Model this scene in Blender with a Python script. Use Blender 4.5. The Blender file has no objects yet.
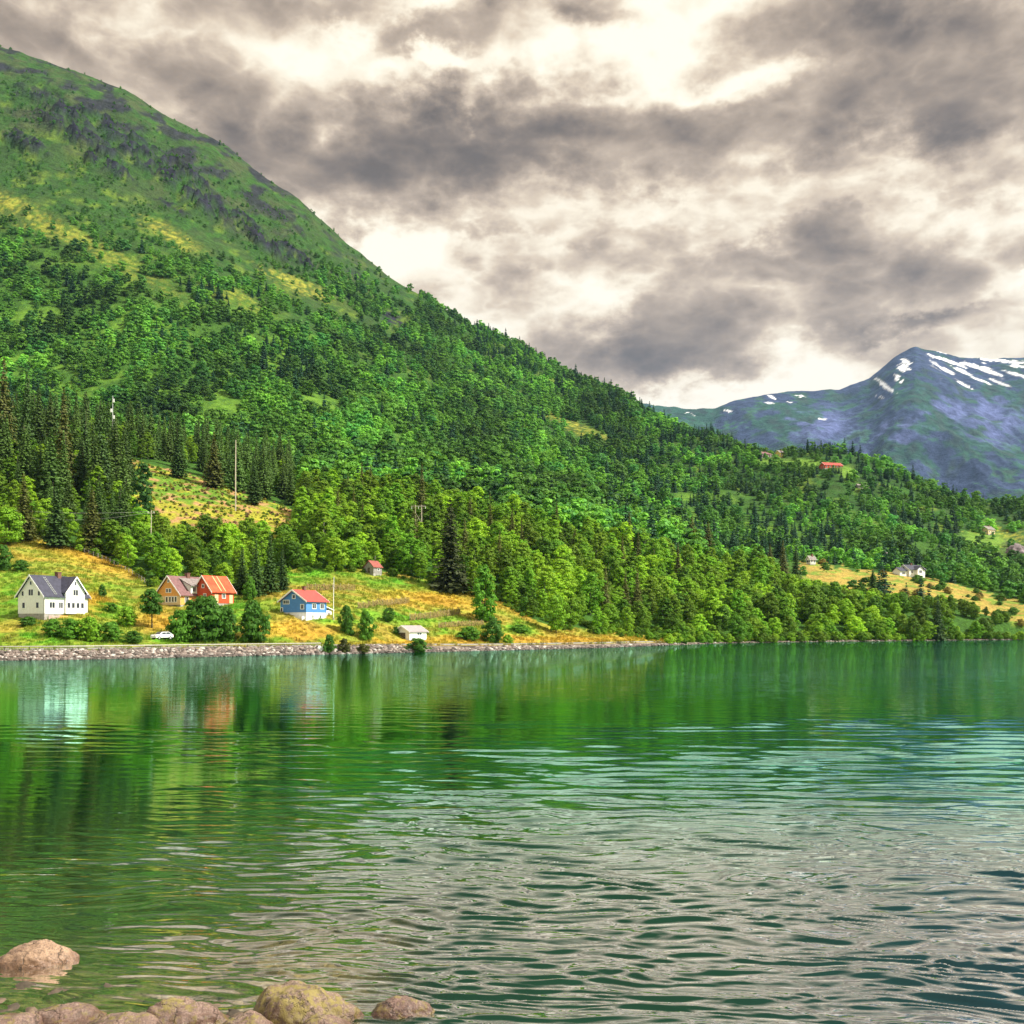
import bpy, math, random
import numpy as np
from mathutils import Vector, Matrix

R = math.radians
scene = bpy.context.scene
COL = scene.collection

# ------------------------------------------------------------------ camera
CAMH, F, HZ = 6.0, 1000.0, 625.0
cam = bpy.data.cameras.new('camera')
cam.sensor_width = 36.0
cam.lens = 36.0 * F / 1024.0
cam.shift_y = (HZ - 512.0) / 1024.0
cam.clip_start, cam.clip_end = 0.1, 40000.0
camo = bpy.data.objects.new('camera', cam)
camo.location = (0, 0, CAMH)
camo.rotation_euler = (R(90), 0, 0)
COL.objects.link(camo)
scene.camera = camo

# ------------------------------------------------------------------ sun
SUN_EL, SUN_AZ = R(45), R(104)          # azimuth clockwise from +Y (view direction)
sd = Vector((math.sin(SUN_AZ) * math.cos(SUN_EL), math.cos(SUN_AZ) * math.cos(SUN_EL), math.sin(SUN_EL)))
sl = bpy.data.lights.new('sun', 'SUN')
sl.energy = 5.0
sl.angle = R(2.5)
sl.color = (1.0, 0.95, 0.84)
so = bpy.data.objects.new('sun', sl)
so.rotation_euler = sd.to_track_quat('Z', 'Y').to_euler()
COL.objects.link(so)

scene.view_settings.view_transform = 'Standard'
scene.view_settings.look = 'None'
scene.view_settings.gamma = 1.0
scene.view_settings.exposure = 0.85
scene.cycles.max_bounces = 6
scene.cycles.transparent_max_bounces = 8
scene.cycles.volume_bounces = 0

# ------------------------------------------------------------------ node helpers
class NT:
    def __init__(s, tree):
        s.t = tree; s.n = tree.nodes; s.l = tree.links
    def new(s, typ, **kw):
        n = s.n.new(typ)
        for k, v in kw.items(): setattr(n, k, v)
        return n
    def put(s, sock, v):
        if isinstance(v, bpy.types.NodeSocket): s.l.new(v, sock)
        elif v is not None: sock.default_value = v
    def m(s, op, a, b=None, c=None, clamp=False):
        n = s.new('ShaderNodeMath', operation=op, use_clamp=clamp)
        for i, v in enumerate((a, b, c)):
            if v is not None: s.put(n.inputs[i], v)
        return n.outputs[0]
    def vm(s, op, a, b=None):
        n = s.new('ShaderNodeVectorMath', operation=op)
        s.put(n.inputs[0], a)
        if b is not None: s.put(n.inputs[1], b)
        return n.outputs['Value'] if op in ('LENGTH', 'DOT_PRODUCT', 'DISTANCE') else n.outputs[0]
    def noise(s, vec, scale, detail=4, rough=0.5, dist=0.0, color=False):
        n = s.new('ShaderNodeTexNoise')
        s.put(n.inputs['Vector'], vec)
        n.inputs['Scale'].default_value = scale
        n.inputs['Detail'].default_value = detail
        n.inputs['Roughness'].default_value = rough
        n.inputs['Distortion'].default_value = dist
        return n.outputs['Color' if color else 'Fac']
    def ramp(s, fac, stops, interp='LINEAR'):
        n = s.new('ShaderNodeValToRGB')
        n.color_ramp.interpolation = interp
        e = n.color_ramp.elements
        while len(e) < len(stops): e.new(0.5)
        for el, (p, c) in zip(e, stops):
            el.position = p
            el.color = (*c, 1) if len(c) == 3 else c
        s.put(n.inputs[0], fac)
        return n.outputs[0]
    def mix(s, fac, a, b, blend='MIX'):
        n = s.new('ShaderNodeMix', data_type='RGBA', blend_type=blend)
        s.put(n.inputs[0], fac)
        for i, v in ((6, a), (7, b)):
            if isinstance(v, tuple) and len(v) == 3: v = (*v, 1)
            s.put(n.inputs[i], v)
        return n.outputs[2]
    def maprange(s, v, a, b, c=0.0, d=1.0, smooth=True):
        n = s.new('ShaderNodeMapRange')
        if smooth: n.interpolation_type = 'SMOOTHSTEP'
        s.put(n.inputs[0], v)
        for i, x in enumerate((a, b, c, d)): n.inputs[i + 1].default_value = x
        return n.outputs[0]
    def vec(s, x, y, z):
        n = s.new('ShaderNodeCombineXYZ')
        s.put(n.inputs[0], x); s.put(n.inputs[1], y); s.put(n.inputs[2], z)
        return n.outputs[0]

# ------------------------------------------------------------------ sky
w = bpy.data.worlds.new('World')
scene.world = w
w.use_nodes = True
T = NT(w.node_tree)
T.n.clear()
out = T.new('ShaderNodeOutputWorld')
bg = T.new('ShaderNodeBackground')
T.l.new(bg.outputs[0], out.inputs[0])
sky = T.new('ShaderNodeTexSky', sky_type='NISHITA', sun_disc=False)
sky.sun_elevation = SUN_EL
sky.sun_rotation = SUN_AZ
tc = T.new('ShaderNodeTexCoord')
d = tc.outputs['Generated']
sx = T.new('ShaderNodeSeparateXYZ'); T.l.new(d, sx.inputs[0])
az = T.m('ARCTAN2', sx.outputs[0], sx.outputs[1])
el = T.m('ARCSINE', sx.outputs[2])
P0 = T.vec(az, el, 0.0)
# turbulent displacement of the bearings so that the cloud banks get torn edges
nz = T.noise(T.vec(az, T.m('MULTIPLY', el, 1.5), 0.37), 6.0, 7, 0.6, color=True)
off = T.vm('SUBTRACT', nz, (0.5, 0.5, 0.5))
offs = T.vm('MULTIPLY', off, (0.27, 0.20, 0.0))
P = T.vm('ADD', P0, offs)
CL = [  # px, py, rx, ry, amount (+ dark bank, - bright gap), as bearings seen from the shore
    (530,150,120,38,.55),(390,160,120,42,.42),(250,150,90,40,.30),(930,95,150,62,.55),(760,275,110,55,.50),(640,345,80,40,.40),
    (410,60,60,20,.35),(40,30,100,40,.36),(330,10,70,22,.30),(600,4,45,14,.35),(880,25,170,40,.35),(705,115,45,26,.25),
    (160,75,90,30,.12),(905,322,22,10,.3),(600,225,150,14,.22),(940,190,60,18,.22),(900,245,60,14,.16),(480,15,30,10,.2),
    (850,330,90,14,.18),(500,285,40,14,.15),
    (650,45,65,50,-.55),(430,92,70,16,-.45),(470,122,14,9,-.4),(765,80,60,16,-.34),(565,318,45,34,-.55),(880,165,120,22,-.32),
    (400,235,110,18,-.36),(420,270,60,30,-.32),(980,235,70,26,-.30),(720,378,120,14,-.36),(1010,286,16,10,-.5),(340,38,28,14,-.3),
    (780,212,110,12,-.25),(960,300,60,16,-.2),(205,100,26,16,-.2),(650,180,60,16,-.2),(420,20,40,12,-.2),
]
acc = T.m('MULTIPLY', T.m('SUBTRACT', T.noise(T.vec(az, T.m('MULTIPLY', el, 1.9), 1.3), 5.5, 8, 0.54), 0.5), 1.5)
# rounded billows: folded noise at three sizes
pv_ = T.vec(az, T.m('MULTIPLY', el, 1.75), 4.1)
pw_ = T.vm('ADD', pv_, T.vm('MULTIPLY', T.vm('SUBTRACT', T.noise(pv_, 14.0, 3, .5, color=True), (.5, .5, .5)), (.035, .035, 0)))
for (sc_, am_) in ((8.0, .55), (17.0, .30), (38.0, .13), (85.0, .06)):
    fold = T.m('ABSOLUTE', T.m('SUBTRACT', T.noise(pw_, sc_, 1.0, .45), 0.5))
    acc = T.m('MULTIPLY_ADD', T.m('SUBTRACT', T.m('MULTIPLY', fold, 2.6), .34), am_, acc)
for (cx, cy, rx, ry, a) in CL:
    A = math.atan2(cx - 512, F)
    E = math.atan2(HZ - cy, math.hypot(F, cx - 512))
    k = F / (F * F + (cx - 512) ** 2) * 1.0
    q = T.vm('SUBTRACT', P, (A, E, 0.0))
    q = T.vm('MULTIPLY', q, (1 / (rx * k), 1 / (ry * k * 0.85), 0.0))
    r2 = T.vm('DOT_PRODUCT', q, q)
    g = T.m('POWER', 2.71828, T.m('MULTIPLY', r2, -0.8))
    acc = T.m('MULTIPLY_ADD', g, a * (1.10 if a > 0 else .92), acc)
# overhead, out of view: bright sky added for the water's reflections and fill
acc = T.m('SUBTRACT', acc, T.m('MULTIPLY', T.maprange(el, .62, .95), .38))
dens = T.m('MULTIPLY_ADD', acc, 0.94, 0.345)
cloud = T.ramp(dens, [(0.0, (1.12, 1.02, .84)), (0.16, (1.0, .88, .68)), (0.30, (.76, .615, .45)), (0.44, (.545, .428, .312)),
                      (0.62, (.38, .29, .205)), (0.82, (.24, .18, .128)), (1.0, (.155, .115, .080))])
nsky = T.vm('MULTIPLY', sky.outputs[0], (0.08, 0.08, 0.08))
mixed = T.mix(0.95, nsky, cloud)
T.l.new(mixed, bg.inputs[0])
bg.inputs[1].default_value = 0.62
w.cycles.sampling_method = 'MANUAL'
w.cycles.sample_map_resolution = 1024

# ------------------------------------------------------------------ numpy noise
def _hash(ix, iy, seed):
    h = (ix.astype(np.int64) * 374761393 + iy.astype(np.int64) * 668265263 + seed * 1442695041) & 0xFFFFFFFF
    h = ((h ^ (h >> 13)) * 1274126177) & 0xFFFFFFFF
    return ((h ^ (h >> 16)) & 0xFFFF) / 65536.0
def vnoise(x, y, seed=0):
    x = np.asarray(x, float); y = np.asarray(y, float)
    ix = np.floor(x); iy = np.floor(y)
    fx = x - ix; fy = y - iy
    u = fx ** 3 * (fx * (fx * 6 - 15) + 10); v = fy ** 3 * (fy * (fy * 6 - 15) + 10)
    def g(a, b, dx, dy):
        t = _hash(a, b, seed) * 2 * np.pi
        return np.cos(t) * dx + np.sin(t) * dy
    n0 = g(ix, iy, fx, fy) * (1 - u) + g(ix + 1, iy, fx - 1, fy) * u
    n1 = g(ix, iy + 1, fx, fy - 1) * (1 - u) + g(ix + 1, iy + 1, fx - 1, fy - 1) * u
    return (n0 * (1 - v) + n1 * v) * 1.5
def fbm(x, y, oct=5, seed=0, gain=0.5):
    s = 0; a = 1; f = 1; n = 0
    for o in range(oct):
        s = s + a * vnoise(np.asarray(x) * f, np.asarray(y) * f, seed + o * 17); n += a; a *= gain; f *= 2.03
    return s / n
def ridged(x, y, oct=5, seed=0):
    s = 0; a = 1; f = 1; n = 0
    for o in range(oct):
        s = s + a * (1 - 2 * np.abs(vnoise(np.asarray(x) * f, np.asarray(y) * f, seed + o * 13))); n += a; a *= .5; f *= 2.05
    return s / n
def sm(a, b, x):
    t = np.clip((x - a) / (b - a), 0, 1)
    return t * t * (3 - 2 * t)

# ------------------------------------------------------------------ terrain heights
K = [-300, 0, 60, 130, 200, 280, 350, 430, 520, 600, 665, 720, 800, 900, 1000, 1300]
shore_py = [662, 660.5, 660, 658.5, 657, 655.3, 654, 652, 650, 648, 645.5, 643.3, 642, 641, 640, 639]
hl_Y  = [196, 200, 200, 208, 224, 222, 235, 244, 258, 278, 312, 350, 372, 395, 420, 440]
hl_py = [625, 622, 621, 625, 611, 620, 620, 632, 638, 640, 637, 630, 628, 625, 622, 622]
tl_Y  = [310, 300, 285, 272, 270, 285, 300, 300, 282, 300, 340, 400, 415, 430, 445, 450]
tl_py = [520, 528, 545, 572, 580, 574, 569, 585, 618, 629, 626, 612, 607, 603, 612, 620]
bt_Y  = [420, 410, 410, 420, 425, 420, 420, 420, 420, 440, 450, 460, 480, 500, 505, 505]
bt_py = [440, 455, 455, 458, 470, 497, 505, 512, 530, 538, 553, 568, 568, 574, 590, 606]
ho_Y  = [640, 620, 610, 600, 600, 600, 610, 620, 640, 650, 650, 640, 620, 590, 600, 610]
ho_py = [400, 435, 440, 440, 448, 455, 465, 475, 490, 502, 520, 538, 553, 562, 575, 585]
RK = [-300, -60, 0, 75, 150, 225, 300, 350, 400, 470, 520, 560, 620, 660, 720, 765, 800, 840, 870, 900, 930, 960, 1000, 1024, 1100, 1300]
ri_py = [-70, 48, 68, 90, 124, 164, 216, 260, 296, 335, 362, 384, 404, 428, 443, 457, 457, 457, 466, 480, 491, 504, 512, 510, 505, 500]
ri_Y = [1800, 1700, 1700, 1700, 1700, 1700, 1700, 1700, 1700, 1680, 1620, 1550, 1420, 1300, 1100, 1000, 980, 960, 950, 940, 930, 920, 900, 900, 900, 900]

PX = np.arange(-640, 1720, 2.5)
def smooth(a, n=9):
    k = np.hanning(n + 2)[1:-1]; k /= k.sum()
    return np.convolve(np.pad(a, n // 2, mode='edge'), k, mode='valid')
def col(kx, v, n=15): return smooth(np.interp(PX, kx, v), n)
def zz(Y, py): return CAMH - (py - HZ) / F * Y
Ysh = 6000.0 / (col(K, shore_py) - HZ)
embz = smooth(np.interp(PX, [380, 480, 640, 700], [1.4, 1.05, .9, .4]), 21)
knY = [Ysh - 30, Ysh, Ysh + 3.2, Ysh + 5.5, Ysh + 10.5]
knZ = [np.full_like(PX, -4.0), np.zeros_like(PX), embz, embz + .15, embz + .3]
for ky, kp in ((hl_Y, hl_py), (tl_Y, tl_py), (bt_Y, bt_py), (ho_Y, ho_py)):
    Yc = col(K, ky); knY.append(Yc); knZ.append(zz(Yc, col(K, kp)))
Yr = col(RK, ri_Y, 11); RIDGE = col(RK, ri_py, 7); Zr = zz(Yr, RIDGE)
ym = knY[-1] + (Yr - knY[-1]) * 0.5
zm = knZ[-1] + (Zr - knZ[-1]) * 0.47
knY += [ym, Yr, Yr + 260, Yr + 700, np.full_like(PX, 3300.)]
knZ += [zm, Zr, Zr - 90 - Zr * .1, Zr * .45, np.full_like(PX, -8.)]
knY = np.array(knY); knZ = np.array(knZ)
# keep the knots ordered
for i in range(1, len(knY)): knY[i] = np.maximum(knY[i], knY[i - 1] + 1.5)
NR = 640
S = np.linspace(math.log(140), math.log(3200), NR)
YY = np.exp(S)
def pchip_cols():
    h = np.diff(knY, axis=0); dl = np.diff(knZ, axis=0) / h
    m = np.zeros_like(knZ)
    w1 = 2 * h[1:] + h[:-1]; w2 = h[1:] + 2 * h[:-1]
    same = dl[1:] * dl[:-1] > 0
    with np.errstate(divide='ignore', invalid='ignore'):
        hm = (w1 + w2) / (w1 / dl[:-1] + w2 / dl[1:])
    m[1:-1] = np.where(same, hm, 0); m[0] = dl[0]; m[-1] = dl[-1]
    Z = np.empty((NR, len(PX)))
    for j in range(len(PX)):
        k = np.clip(np.searchsorted(knY[:, j], YY) - 1, 0, len(knY) - 2)
        hh = h[k, j]; t = np.clip((YY - knY[k, j]) / hh, 0, 1)
        Z[:, j] = ((2*t**3 - 3*t*t + 1) * knZ[k, j] + (t**3 - 2*t*t + t) * hh * m[k, j] + (-2*t**3 + 3*t*t) * knZ[k+1, j] + (t**3 - t*t) * hh * m[k+1, j])
    return Z
ZT = pchip_cols()
PXg, YYg = np.meshgrid(PX, YY)
Xg = (PXg - 512) / F * YYg
tmt = sm(0.0, 1.0, (YYg - knY[8][None, :]) / (knY[10] - knY[8])[None, :])       # 0 hollow .. 1 ridge
land = sm(0, 14, YYg - knY[4][None, :])
ZT += land * (fbm(Xg / 28, YYg / 28, 4, 3) * .7 + fbm(Xg / 7, YYg / 7, 3, 8) * .22) * sm(180, 210, YYg)
ZT += tmt * (ridged(Xg / 170 + YYg / 900, YYg / 420, 5, 21) * 17 + fbm(Xg / 60, YYg / 70, 5, 31) * 10) * (0.35 + .65 * sm(900, 300, PXg)) * (1 - .75 * sm(.82, 1, tmt) * sm(520, 420, PXg))
ZT += sm(30, 250, YYg - knY[8][None, :]) * fbm(Xg / 110, YYg / 110, 3, 77) * 5
crag = sm(70, 10, (HZ + (CAMH - ZT) / YYg * F) - RIDGE[None, :]) * sm(450, 250, PXg) * sm(.5, .8, tmt)
ZT += crag * ridged(Xg / 34, YYg / 45, 4, 51) * 2.5
PYg = HZ + (CAMH - ZT) / YYg * F

def H(x, y):
    x = np.asarray(x, float); y = np.asarray(y, float)
    p = np.clip((512 + F * x / y - PX[0]) / 2.5, 0, len(PX) - 1.001)
    s = np.clip((np.log(y) - S[0]) / (S[1] - S[0]), 0, NR - 1.001)
    i = p.astype(int); j = s.astype(int); u = p - i; v = s - j
    return (ZT[j, i]*(1-u)*(1-v) + ZT[j, i+1]*u*(1-v) + ZT[j+1, i]*(1-u)*v + ZT[j+1, i+1]*u*v)
def pix(x, y, z): return 512 + F * x / y, HZ + (CAMH - z) / y * F
def gpt(px, py):
    """first point of the land that lies at this bearing and elevation"""
    Ys = np.exp(np.linspace(math.log(165), math.log(2200), 3000))
    z = H((px - 512) / F * Ys, Ys)
    pp = HZ + (CAMH - z) / Ys * F
    ok = (pp <= py) & (z > 0.02)
    k = int(np.argmax(ok)) if ok.any() else 0
    Y = Ys[k]
    return Vector(((px - 512) / F * Y, Y, float(z[k])))

# ------------------------------------------------------------------ mesh helpers
def mesh_np(name, V, Fq, mat=None, smooth_=False, mats=None, midx=None):
    V = np.asarray(V, np.float32); Fq = np.asarray(Fq, np.int32)
    me = bpy.data.meshes.new(name)
    n, k = Fq.shape
    me.vertices.add(len(V)); me.vertices.foreach_set('co', V.ravel())
    me.loops.add(n * k); me.loops.foreach_set('vertex_index', Fq.ravel())
    me.polygons.add(n)
    me.polygons.foreach_set('loop_start', np.arange(0, n * k, k, dtype=np.int32))
    me.polygons.foreach_set('loop_total', np.full(n, k, np.int32))
    if smooth_: me.polygons.foreach_set('use_smooth', np.ones(n, bool))
    for m_ in (mats or ([mat] if mat else [])): me.materials.append(m_)
    if midx is not None: me.polygons.foreach_set('material_index', np.asarray(midx, np.int32))
    me.update(calc_edges=True)
    return me
def link(name, me, parent=None):
    o = bpy.data.objects.new(name, me)
    COL.objects.link(o)
    if parent is not None: o.parent = parent
    return o
def tag(o, label=None, cat=None, group=None, kind=None):
    if label: o['label'] = label
    if cat: o['category'] = cat
    if group: o['group'] = group
    if kind: o['kind'] = kind
    return o
def thing(name, label, cat, loc, rz=0.0, group=None):
    o = bpy.data.objects.new(name, None)
    o.empty_display_size = .3
    COL.objects.link(o)
    o.location = loc; o.rotation_euler = (0, 0, rz)
    return tag(o, label, cat, group)

class MB:
    def __init__(s): s.v = []; s.f = []
    def poly(s, pts):
        b = len(s.v); s.v += [tuple(p) for p in pts]; s.f.append(tuple(range(b, b + len(pts))))
    def box(s, x0, x1, y0, y1, z0, z1):
        b = len(s.v)
        s.v += [(x0,y0,z0),(x1,y0,z0),(x1,y1,z0),(x0,y1,z0),(x0,y0,z1),(x1,y0,z1),(x1,y1,z1),(x0,y1,z1)]
        s.f += [tuple(b + i for i in q) for q in ((0,3,2,1),(4,5,6,7),(0,1,5,4),(1,2,6,5),(2,3,7,6),(3,0,4,7))]
        return s
    def prism(s, pts, dvec):
        """extrude the polygon PTS (3-D) by DVEC"""
        b = len(s.v); n = len(pts); dv = Vector(dvec)
        s.v += [tuple(p) for p in pts] + [tuple(Vector(p) + dv) for p in pts]
        s.f.append(tuple(b + i for i in reversed(range(n)))); s.f.append(tuple(b + n + i for i in range(n)))
        for i in range(n):
            j = (i + 1) % n
            s.f.append((b + i, b + j, b + n + j, b + n + i))
        return s
    def tube(s, pts, rad, n=8):
        pts = [Vector(p) for p in pts]
        rad = rad if isinstance(rad, (list, tuple)) else [rad] * len(pts)
        b = len(s.v)
        for i, p in enumerate(pts):
            t = (pts[min(i+1, len(pts)-1)] - pts[max(i-1, 0)]).normalized()
            a = t.orthogonal().normalized(); c = t.cross(a)
            for k in range(n):
                an = 2 * math.pi * k / n
                s.v.append(tuple(p + (a * math.cos(an) + c * math.sin(an)) * rad[i]))
        for i in range(len(pts) - 1):
            for k in range(n):
                k2 = (k + 1) % n
                s.f.append((b+i*n+k, b+i*n+k2, b+(i+1)*n+k2, b+(i+1)*n+k))
        s.f.append(tuple(b + k for k in reversed(range(n)))); e = b + (len(pts) - 1) * n
        s.f.append(tuple(e + k for k in range(n)))
        return s
    def build(s, name, mat, parent=None, smooth_=False):
        me = bpy.data.meshes.new(name)
        me.from_pydata(s.v, [], s.f)
        if mat: me.materials.append(mat)
        import bmesh
        bm = bmesh.new(); bm.from_mesh(me); bmesh.ops.recalc_face_normals(bm, faces=bm.faces); bm.to_mesh(me); bm.free()
        if smooth_:
            for p in me.polygons: p.use_smooth = True
        return link(name, me, parent)

def mat(name):
    m_ = bpy.data.materials.new(name); m_.use_nodes = True
    t = NT(m_.node_tree)
    p = t.n['Principled BSDF']
    return m_, t, p
def simple(name, c, rough=.6, var=.25, scale=3.0, spec=.3, metal=0, bump=0.0):
    m_, t, p = mat(name)
    tc_ = t.new('ShaderNodeTexCoord').outputs['Object']
    n = t.noise(tc_, scale, 5, .6)
    k = t.maprange(n, .25, .75, 1 - var, 1 + var)
    cc = t.vm('MULTIPLY', t.vec(*c), t.vec(k, k, k))
    t.l.new(cc, p.inputs['Base Color'])
    p.inputs['Roughness'].default_value = rough
    p.inputs['Specular IOR Level'].default_value = spec
    p.inputs['Metallic'].default_value = metal
    if bump:
        b = t.new('ShaderNodeBump'); b.inputs['Strength'].default_value = bump; b.inputs['Distance'].default_value = .05
        t.l.new(n, b.inputs['Height']); t.l.new(b.outputs[0], p.inputs['Normal'])
    return m_

# ------------------------------------------------------------------ masks on the land
def ell(px, py, cx, cy, rx, ry, rot=0.0, soft=.5):
    c, s_ = math.cos(R(rot)), math.sin(R(rot))
    dx, dy = px - cx, py - cy
    u = (dx * c + dy * s_) / rx; v = (-dx * s_ + dy * c) / ry
    return sm(1 + soft, 1 - soft, np.sqrt(u * u + v * v))
def TLine(px): return np.interp(px, [-300,0,60,100,130,150,200,250,275,300,365,400,450,500,540,600,665,700],
                                    [515,530,545,557,572,586,590,594,577,571,572,577,588,604,626,634,640,660])
def BTop(px): return np.interp(px, [-300,0,130,280,350,430,500,540,600,660,720,780,850,900,1100], [455,460,462,490,498,505,522,534,545,560,572,580,592,600,610])
def clear_cut(px, py):
    top = np.interp(px, [100,125,150,200,240,290], [452,456,465,476,492,508]); bot = np.interp(px, [120,150,200,290], [505,522,536,540])
    return ((px > 128) & (px < 292) & (py > top) & (py < bot)).astype(float)
def right_meadow(px, py):
    px = px + fbm(px / 14, py / 6, 3, 301) * 14; py = py + fbm(px / 18, py / 7, 3, 302) * 7
    top = np.interp(px, [790,820,860,900,925,960,1000,1030,1100], [556,563,570,573,577,585,596,604,616])
    bot = np.interp(px, [790,850,900,950,1000,1030,1100], [577,590,597,600,618,634,634])
    return ((px > 800) & (py > top) & (py < bot)).astype(float)
OPEN = [  # px,py,rx,ry,rot : treeless patches on the mountain and the shoulder
    (40,222,80,11,27),(140,275,60,10,30),(215,242,50,9,25),(290,285,60,9,22),(250,305,30,8,20),(180,240,26,8,30),(350,318,26,5,30),
    (770,461,14,4,0),(806,463,22,4,6),(848,474,8,7,40),(985,540,26,8,5),(1010,545,26,14,0),(580,430,40,7,22),(640,545,16,3,10),
    (705,528,26,4,15),(818,553,14,5,0),(395,322,16,14,30),(880,556,9,6,0),(860,486,9,5,0),(1000,520,14,5,0),(735,500,14,4,15),
    (300,300,40,5,25),(60,260,30,5,25),
]
YEL = [(40,222,90,12,27),(140,275,70,12,30),(180,240,30,8,30),(240,300,40,8,22),(310,290,40,7,22),(580,430,40,6,22),(640,545,16,3,10),(705,528,26,4,15),
       (818,553,14,5,0),(1010,545,26,14,0),(0,205,40,10,25)]
ROCK = [(26,146,26,7,22),(62,112,46,6,30),(84,140,52,7,30),(120,136,46,7,32),(150,166,52,8,34),(186,176,46,6,36),(205,206,46,8,36),(240,222,40,6,38),
        (270,250,30,5,38),(110,170,30,4,26),(300,262,26,4,36),(395,320,14,6,30),(170,205,24,4,30),(880,553,8,5,0),(1018,548,14,9,0)]
def union(lst, px, py, jit=0.0, soft=.5):
    r = np.zeros_like(px, float)
    if jit is not None: px = px + jit * 9; py = py + jit * 4
    for e in lst: r = np.maximum(r, ell(px, py, *e, soft=soft))
    return r
def height_over_ridge(px, py):
    return py - np.interp(px, PX, RIDGE)

# colours of the ground
def lerp(a, b, t): return a + (np.array(b) - a) * t[..., None]
n1 = fbm(Xg / 22, YYg / 9, 5, 5); n2 = fbm(Xg / 6, YYg / 5, 4, 15); n3 = fbm(Xg / 60, YYg / 60, 5, 25)
n4 = fbm(PXg / 34 + PYg / 70, PYg / 13 - PXg / 46, 5, 41)       # streaks down the fall line
n5 = fbm(PXg / 20 + PYg / 26, PYg / 4.5 - PXg / 8.5, 5, 141)
ZT += union(ROCK[:11], PXg, PYg, n5 * 1.6, .4) * (sm(-.1, .15, n5) * 11 + ridged(Xg / 24, YYg / 24, 4, 7) * 4) * (YYg < 1750)
C = np.zeros(ZT.shape + (3,)) + np.array((.040, .100, .014))
C = lerp(C, (.095, .19, .02), sm(-.1, .3, n3 + n2 * .5) * sm(20, 200, YYg - knY[7][None, :]))
# open mountain grass
hi = sm(.1, .5, tmt)
C = lerp(C, (.028, .084, .013), hi)
C = lerp(C, (.105, .165, .020), hi * sm(.02, .28, n4) * .85)
C = lerp(C, (.018, .045, .012), hi * sm(.05, .2, fbm(PXg / 9, PYg / 5 - PXg / 14, 4, 65)) * .8)
C = lerp(C, (.035, .07, .018), hi * sm(.05, .4, -n4) * .8)
top = sm(120, 30, height_over_ridge(PXg, PYg)) * sm(430, 250, PXg) * hi
C = lerp(C, (.055, .068, .03), top * sm(-.1, .25, n3 + n2 * .4) * .75)
C = lerp(C, (.03, .065, .016), hi * sm(.02, .22, fbm(Xg / 26, YYg / 40, 4, 55)) * .75)
C = lerp(C, (.29, .28, .04), union(YEL, PXg, PYg, n2 * 5) * hi * (.10 + .75 * sm(-.1, .25, n2 + .4 * n4)))
C = lerp(C, (.12, .22, .03), np.maximum.reduce([ell(PXg, PYg, 770, 461, 14, 4, 0), ell(PXg, PYg, 806, 463, 22, 4, 6), ell(PXg, PYg, 848, 474, 8, 7, 40), ell(PXg, PYg, 985, 540, 26, 8, 5)]) * .9)
n5 = fbm(PXg / 20 + PYg / 26, PYg / 4.5 - PXg / 8.5, 5, 141)
rk = np.maximum(union(ROCK, PXg, PYg, n5 * 1.6, .4) * sm(-.12, .06, n5 + n2 * .3), crag * sm(.02, .2, n4 + n3 * .5 + .04) * .9) * hi
rockc = np.array((.026, .027, .044)) * (.30 + .9 * np.clip(fbm(PXg / 6, PYg / 3, 4, 61) + .4, 0, 1))[..., None]
C = C + (rockc - C) * rk[..., None]
# hay meadow by the shore
near = ((PYg > TLine(PXg) - 3) & (YYg < 340) & (PXg < 720)).astype(float)
stripe = sm(-.25, .25, n1 + .5 * n2)
mead = np.array((.31, .24, .04)) + (np.array((.19, .235, .03)) - np.array((.31, .24, .04))) * stripe[..., None]
GR = [(60,585,60,9,4),(35,640,60,8,0),(0,600,40,20,0),(110,610,25,12,0),(300,575,60,8,0),(400,585,40,7,5),(410,618,50,6,4),(440,632,40,4,2),(350,620,30,6,0),
      (325,620,12,5,0),(520,628,20,6,0),(230,610,40,12,0),(150,642,200,3,0)]
gm = union(GR, PXg, PYg, n2 * 2, .8)
mead = mead + (np.array((.085, .235, .014)) - mead) * (gm * (.5 + .5 * sm(-.3, .2, n2)))[..., None]
OC = [(100,558,60,10,14),(305,632,40,7,0),(160,622,20,7,0),(520,604,40,10,25),(440,600,50,8,5),(400,644,60,4,0),(560,640,100,4,0),(290,625,20,4,0),(92,600,16,10,0),(480,640,50,4,0)]
om = union(OC, PXg, PYg, n2 * 2, .8)
mead = mead + (np.array((.42, .235, .03)) - mead) * (om * .75)[..., None]
mead *= (1 + .35 * n2)[..., None]
C = C + (mead - C) * near[..., None]
# felled slope
cc = clear_cut(PXg, PYg) * (YYg < 560)
cut = np.array((.27, .26, .03)) + (np.array((.32, .18, .09)) - np.array((.27, .26, .03))) * sm(.0, .3, n1 + n2)[..., None]
cut = cut + (np.array((.10, .19, .02)) - cut) * sm(.0, .3, -n2 + n3)[..., None]
C = C + (cut - C) * cc[..., None]
rm = right_meadow(PXg, PYg) * (YYg < 620)
rmc = np.array((.30, .22, .055)) + (np.array((.14, .21, .03)) - np.array((.30, .22, .055))) * sm(-.05, .3, n2 + n1)[..., None]
C = C + (rmc - C) * rm[..., None]
# stony strip along the water
st = sm(2.2, .2, ZT - embz[None, :] * .9) * (YYg < 520) * sm(5.5, 3.5, YYg - Ysh[None, :])
C = C + (np.array((.16, .13, .11)) * (1 + n2)[..., None] - C) * np.clip(st, 0, 1)[..., None]
C = np.clip(C, .004, .9)

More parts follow.
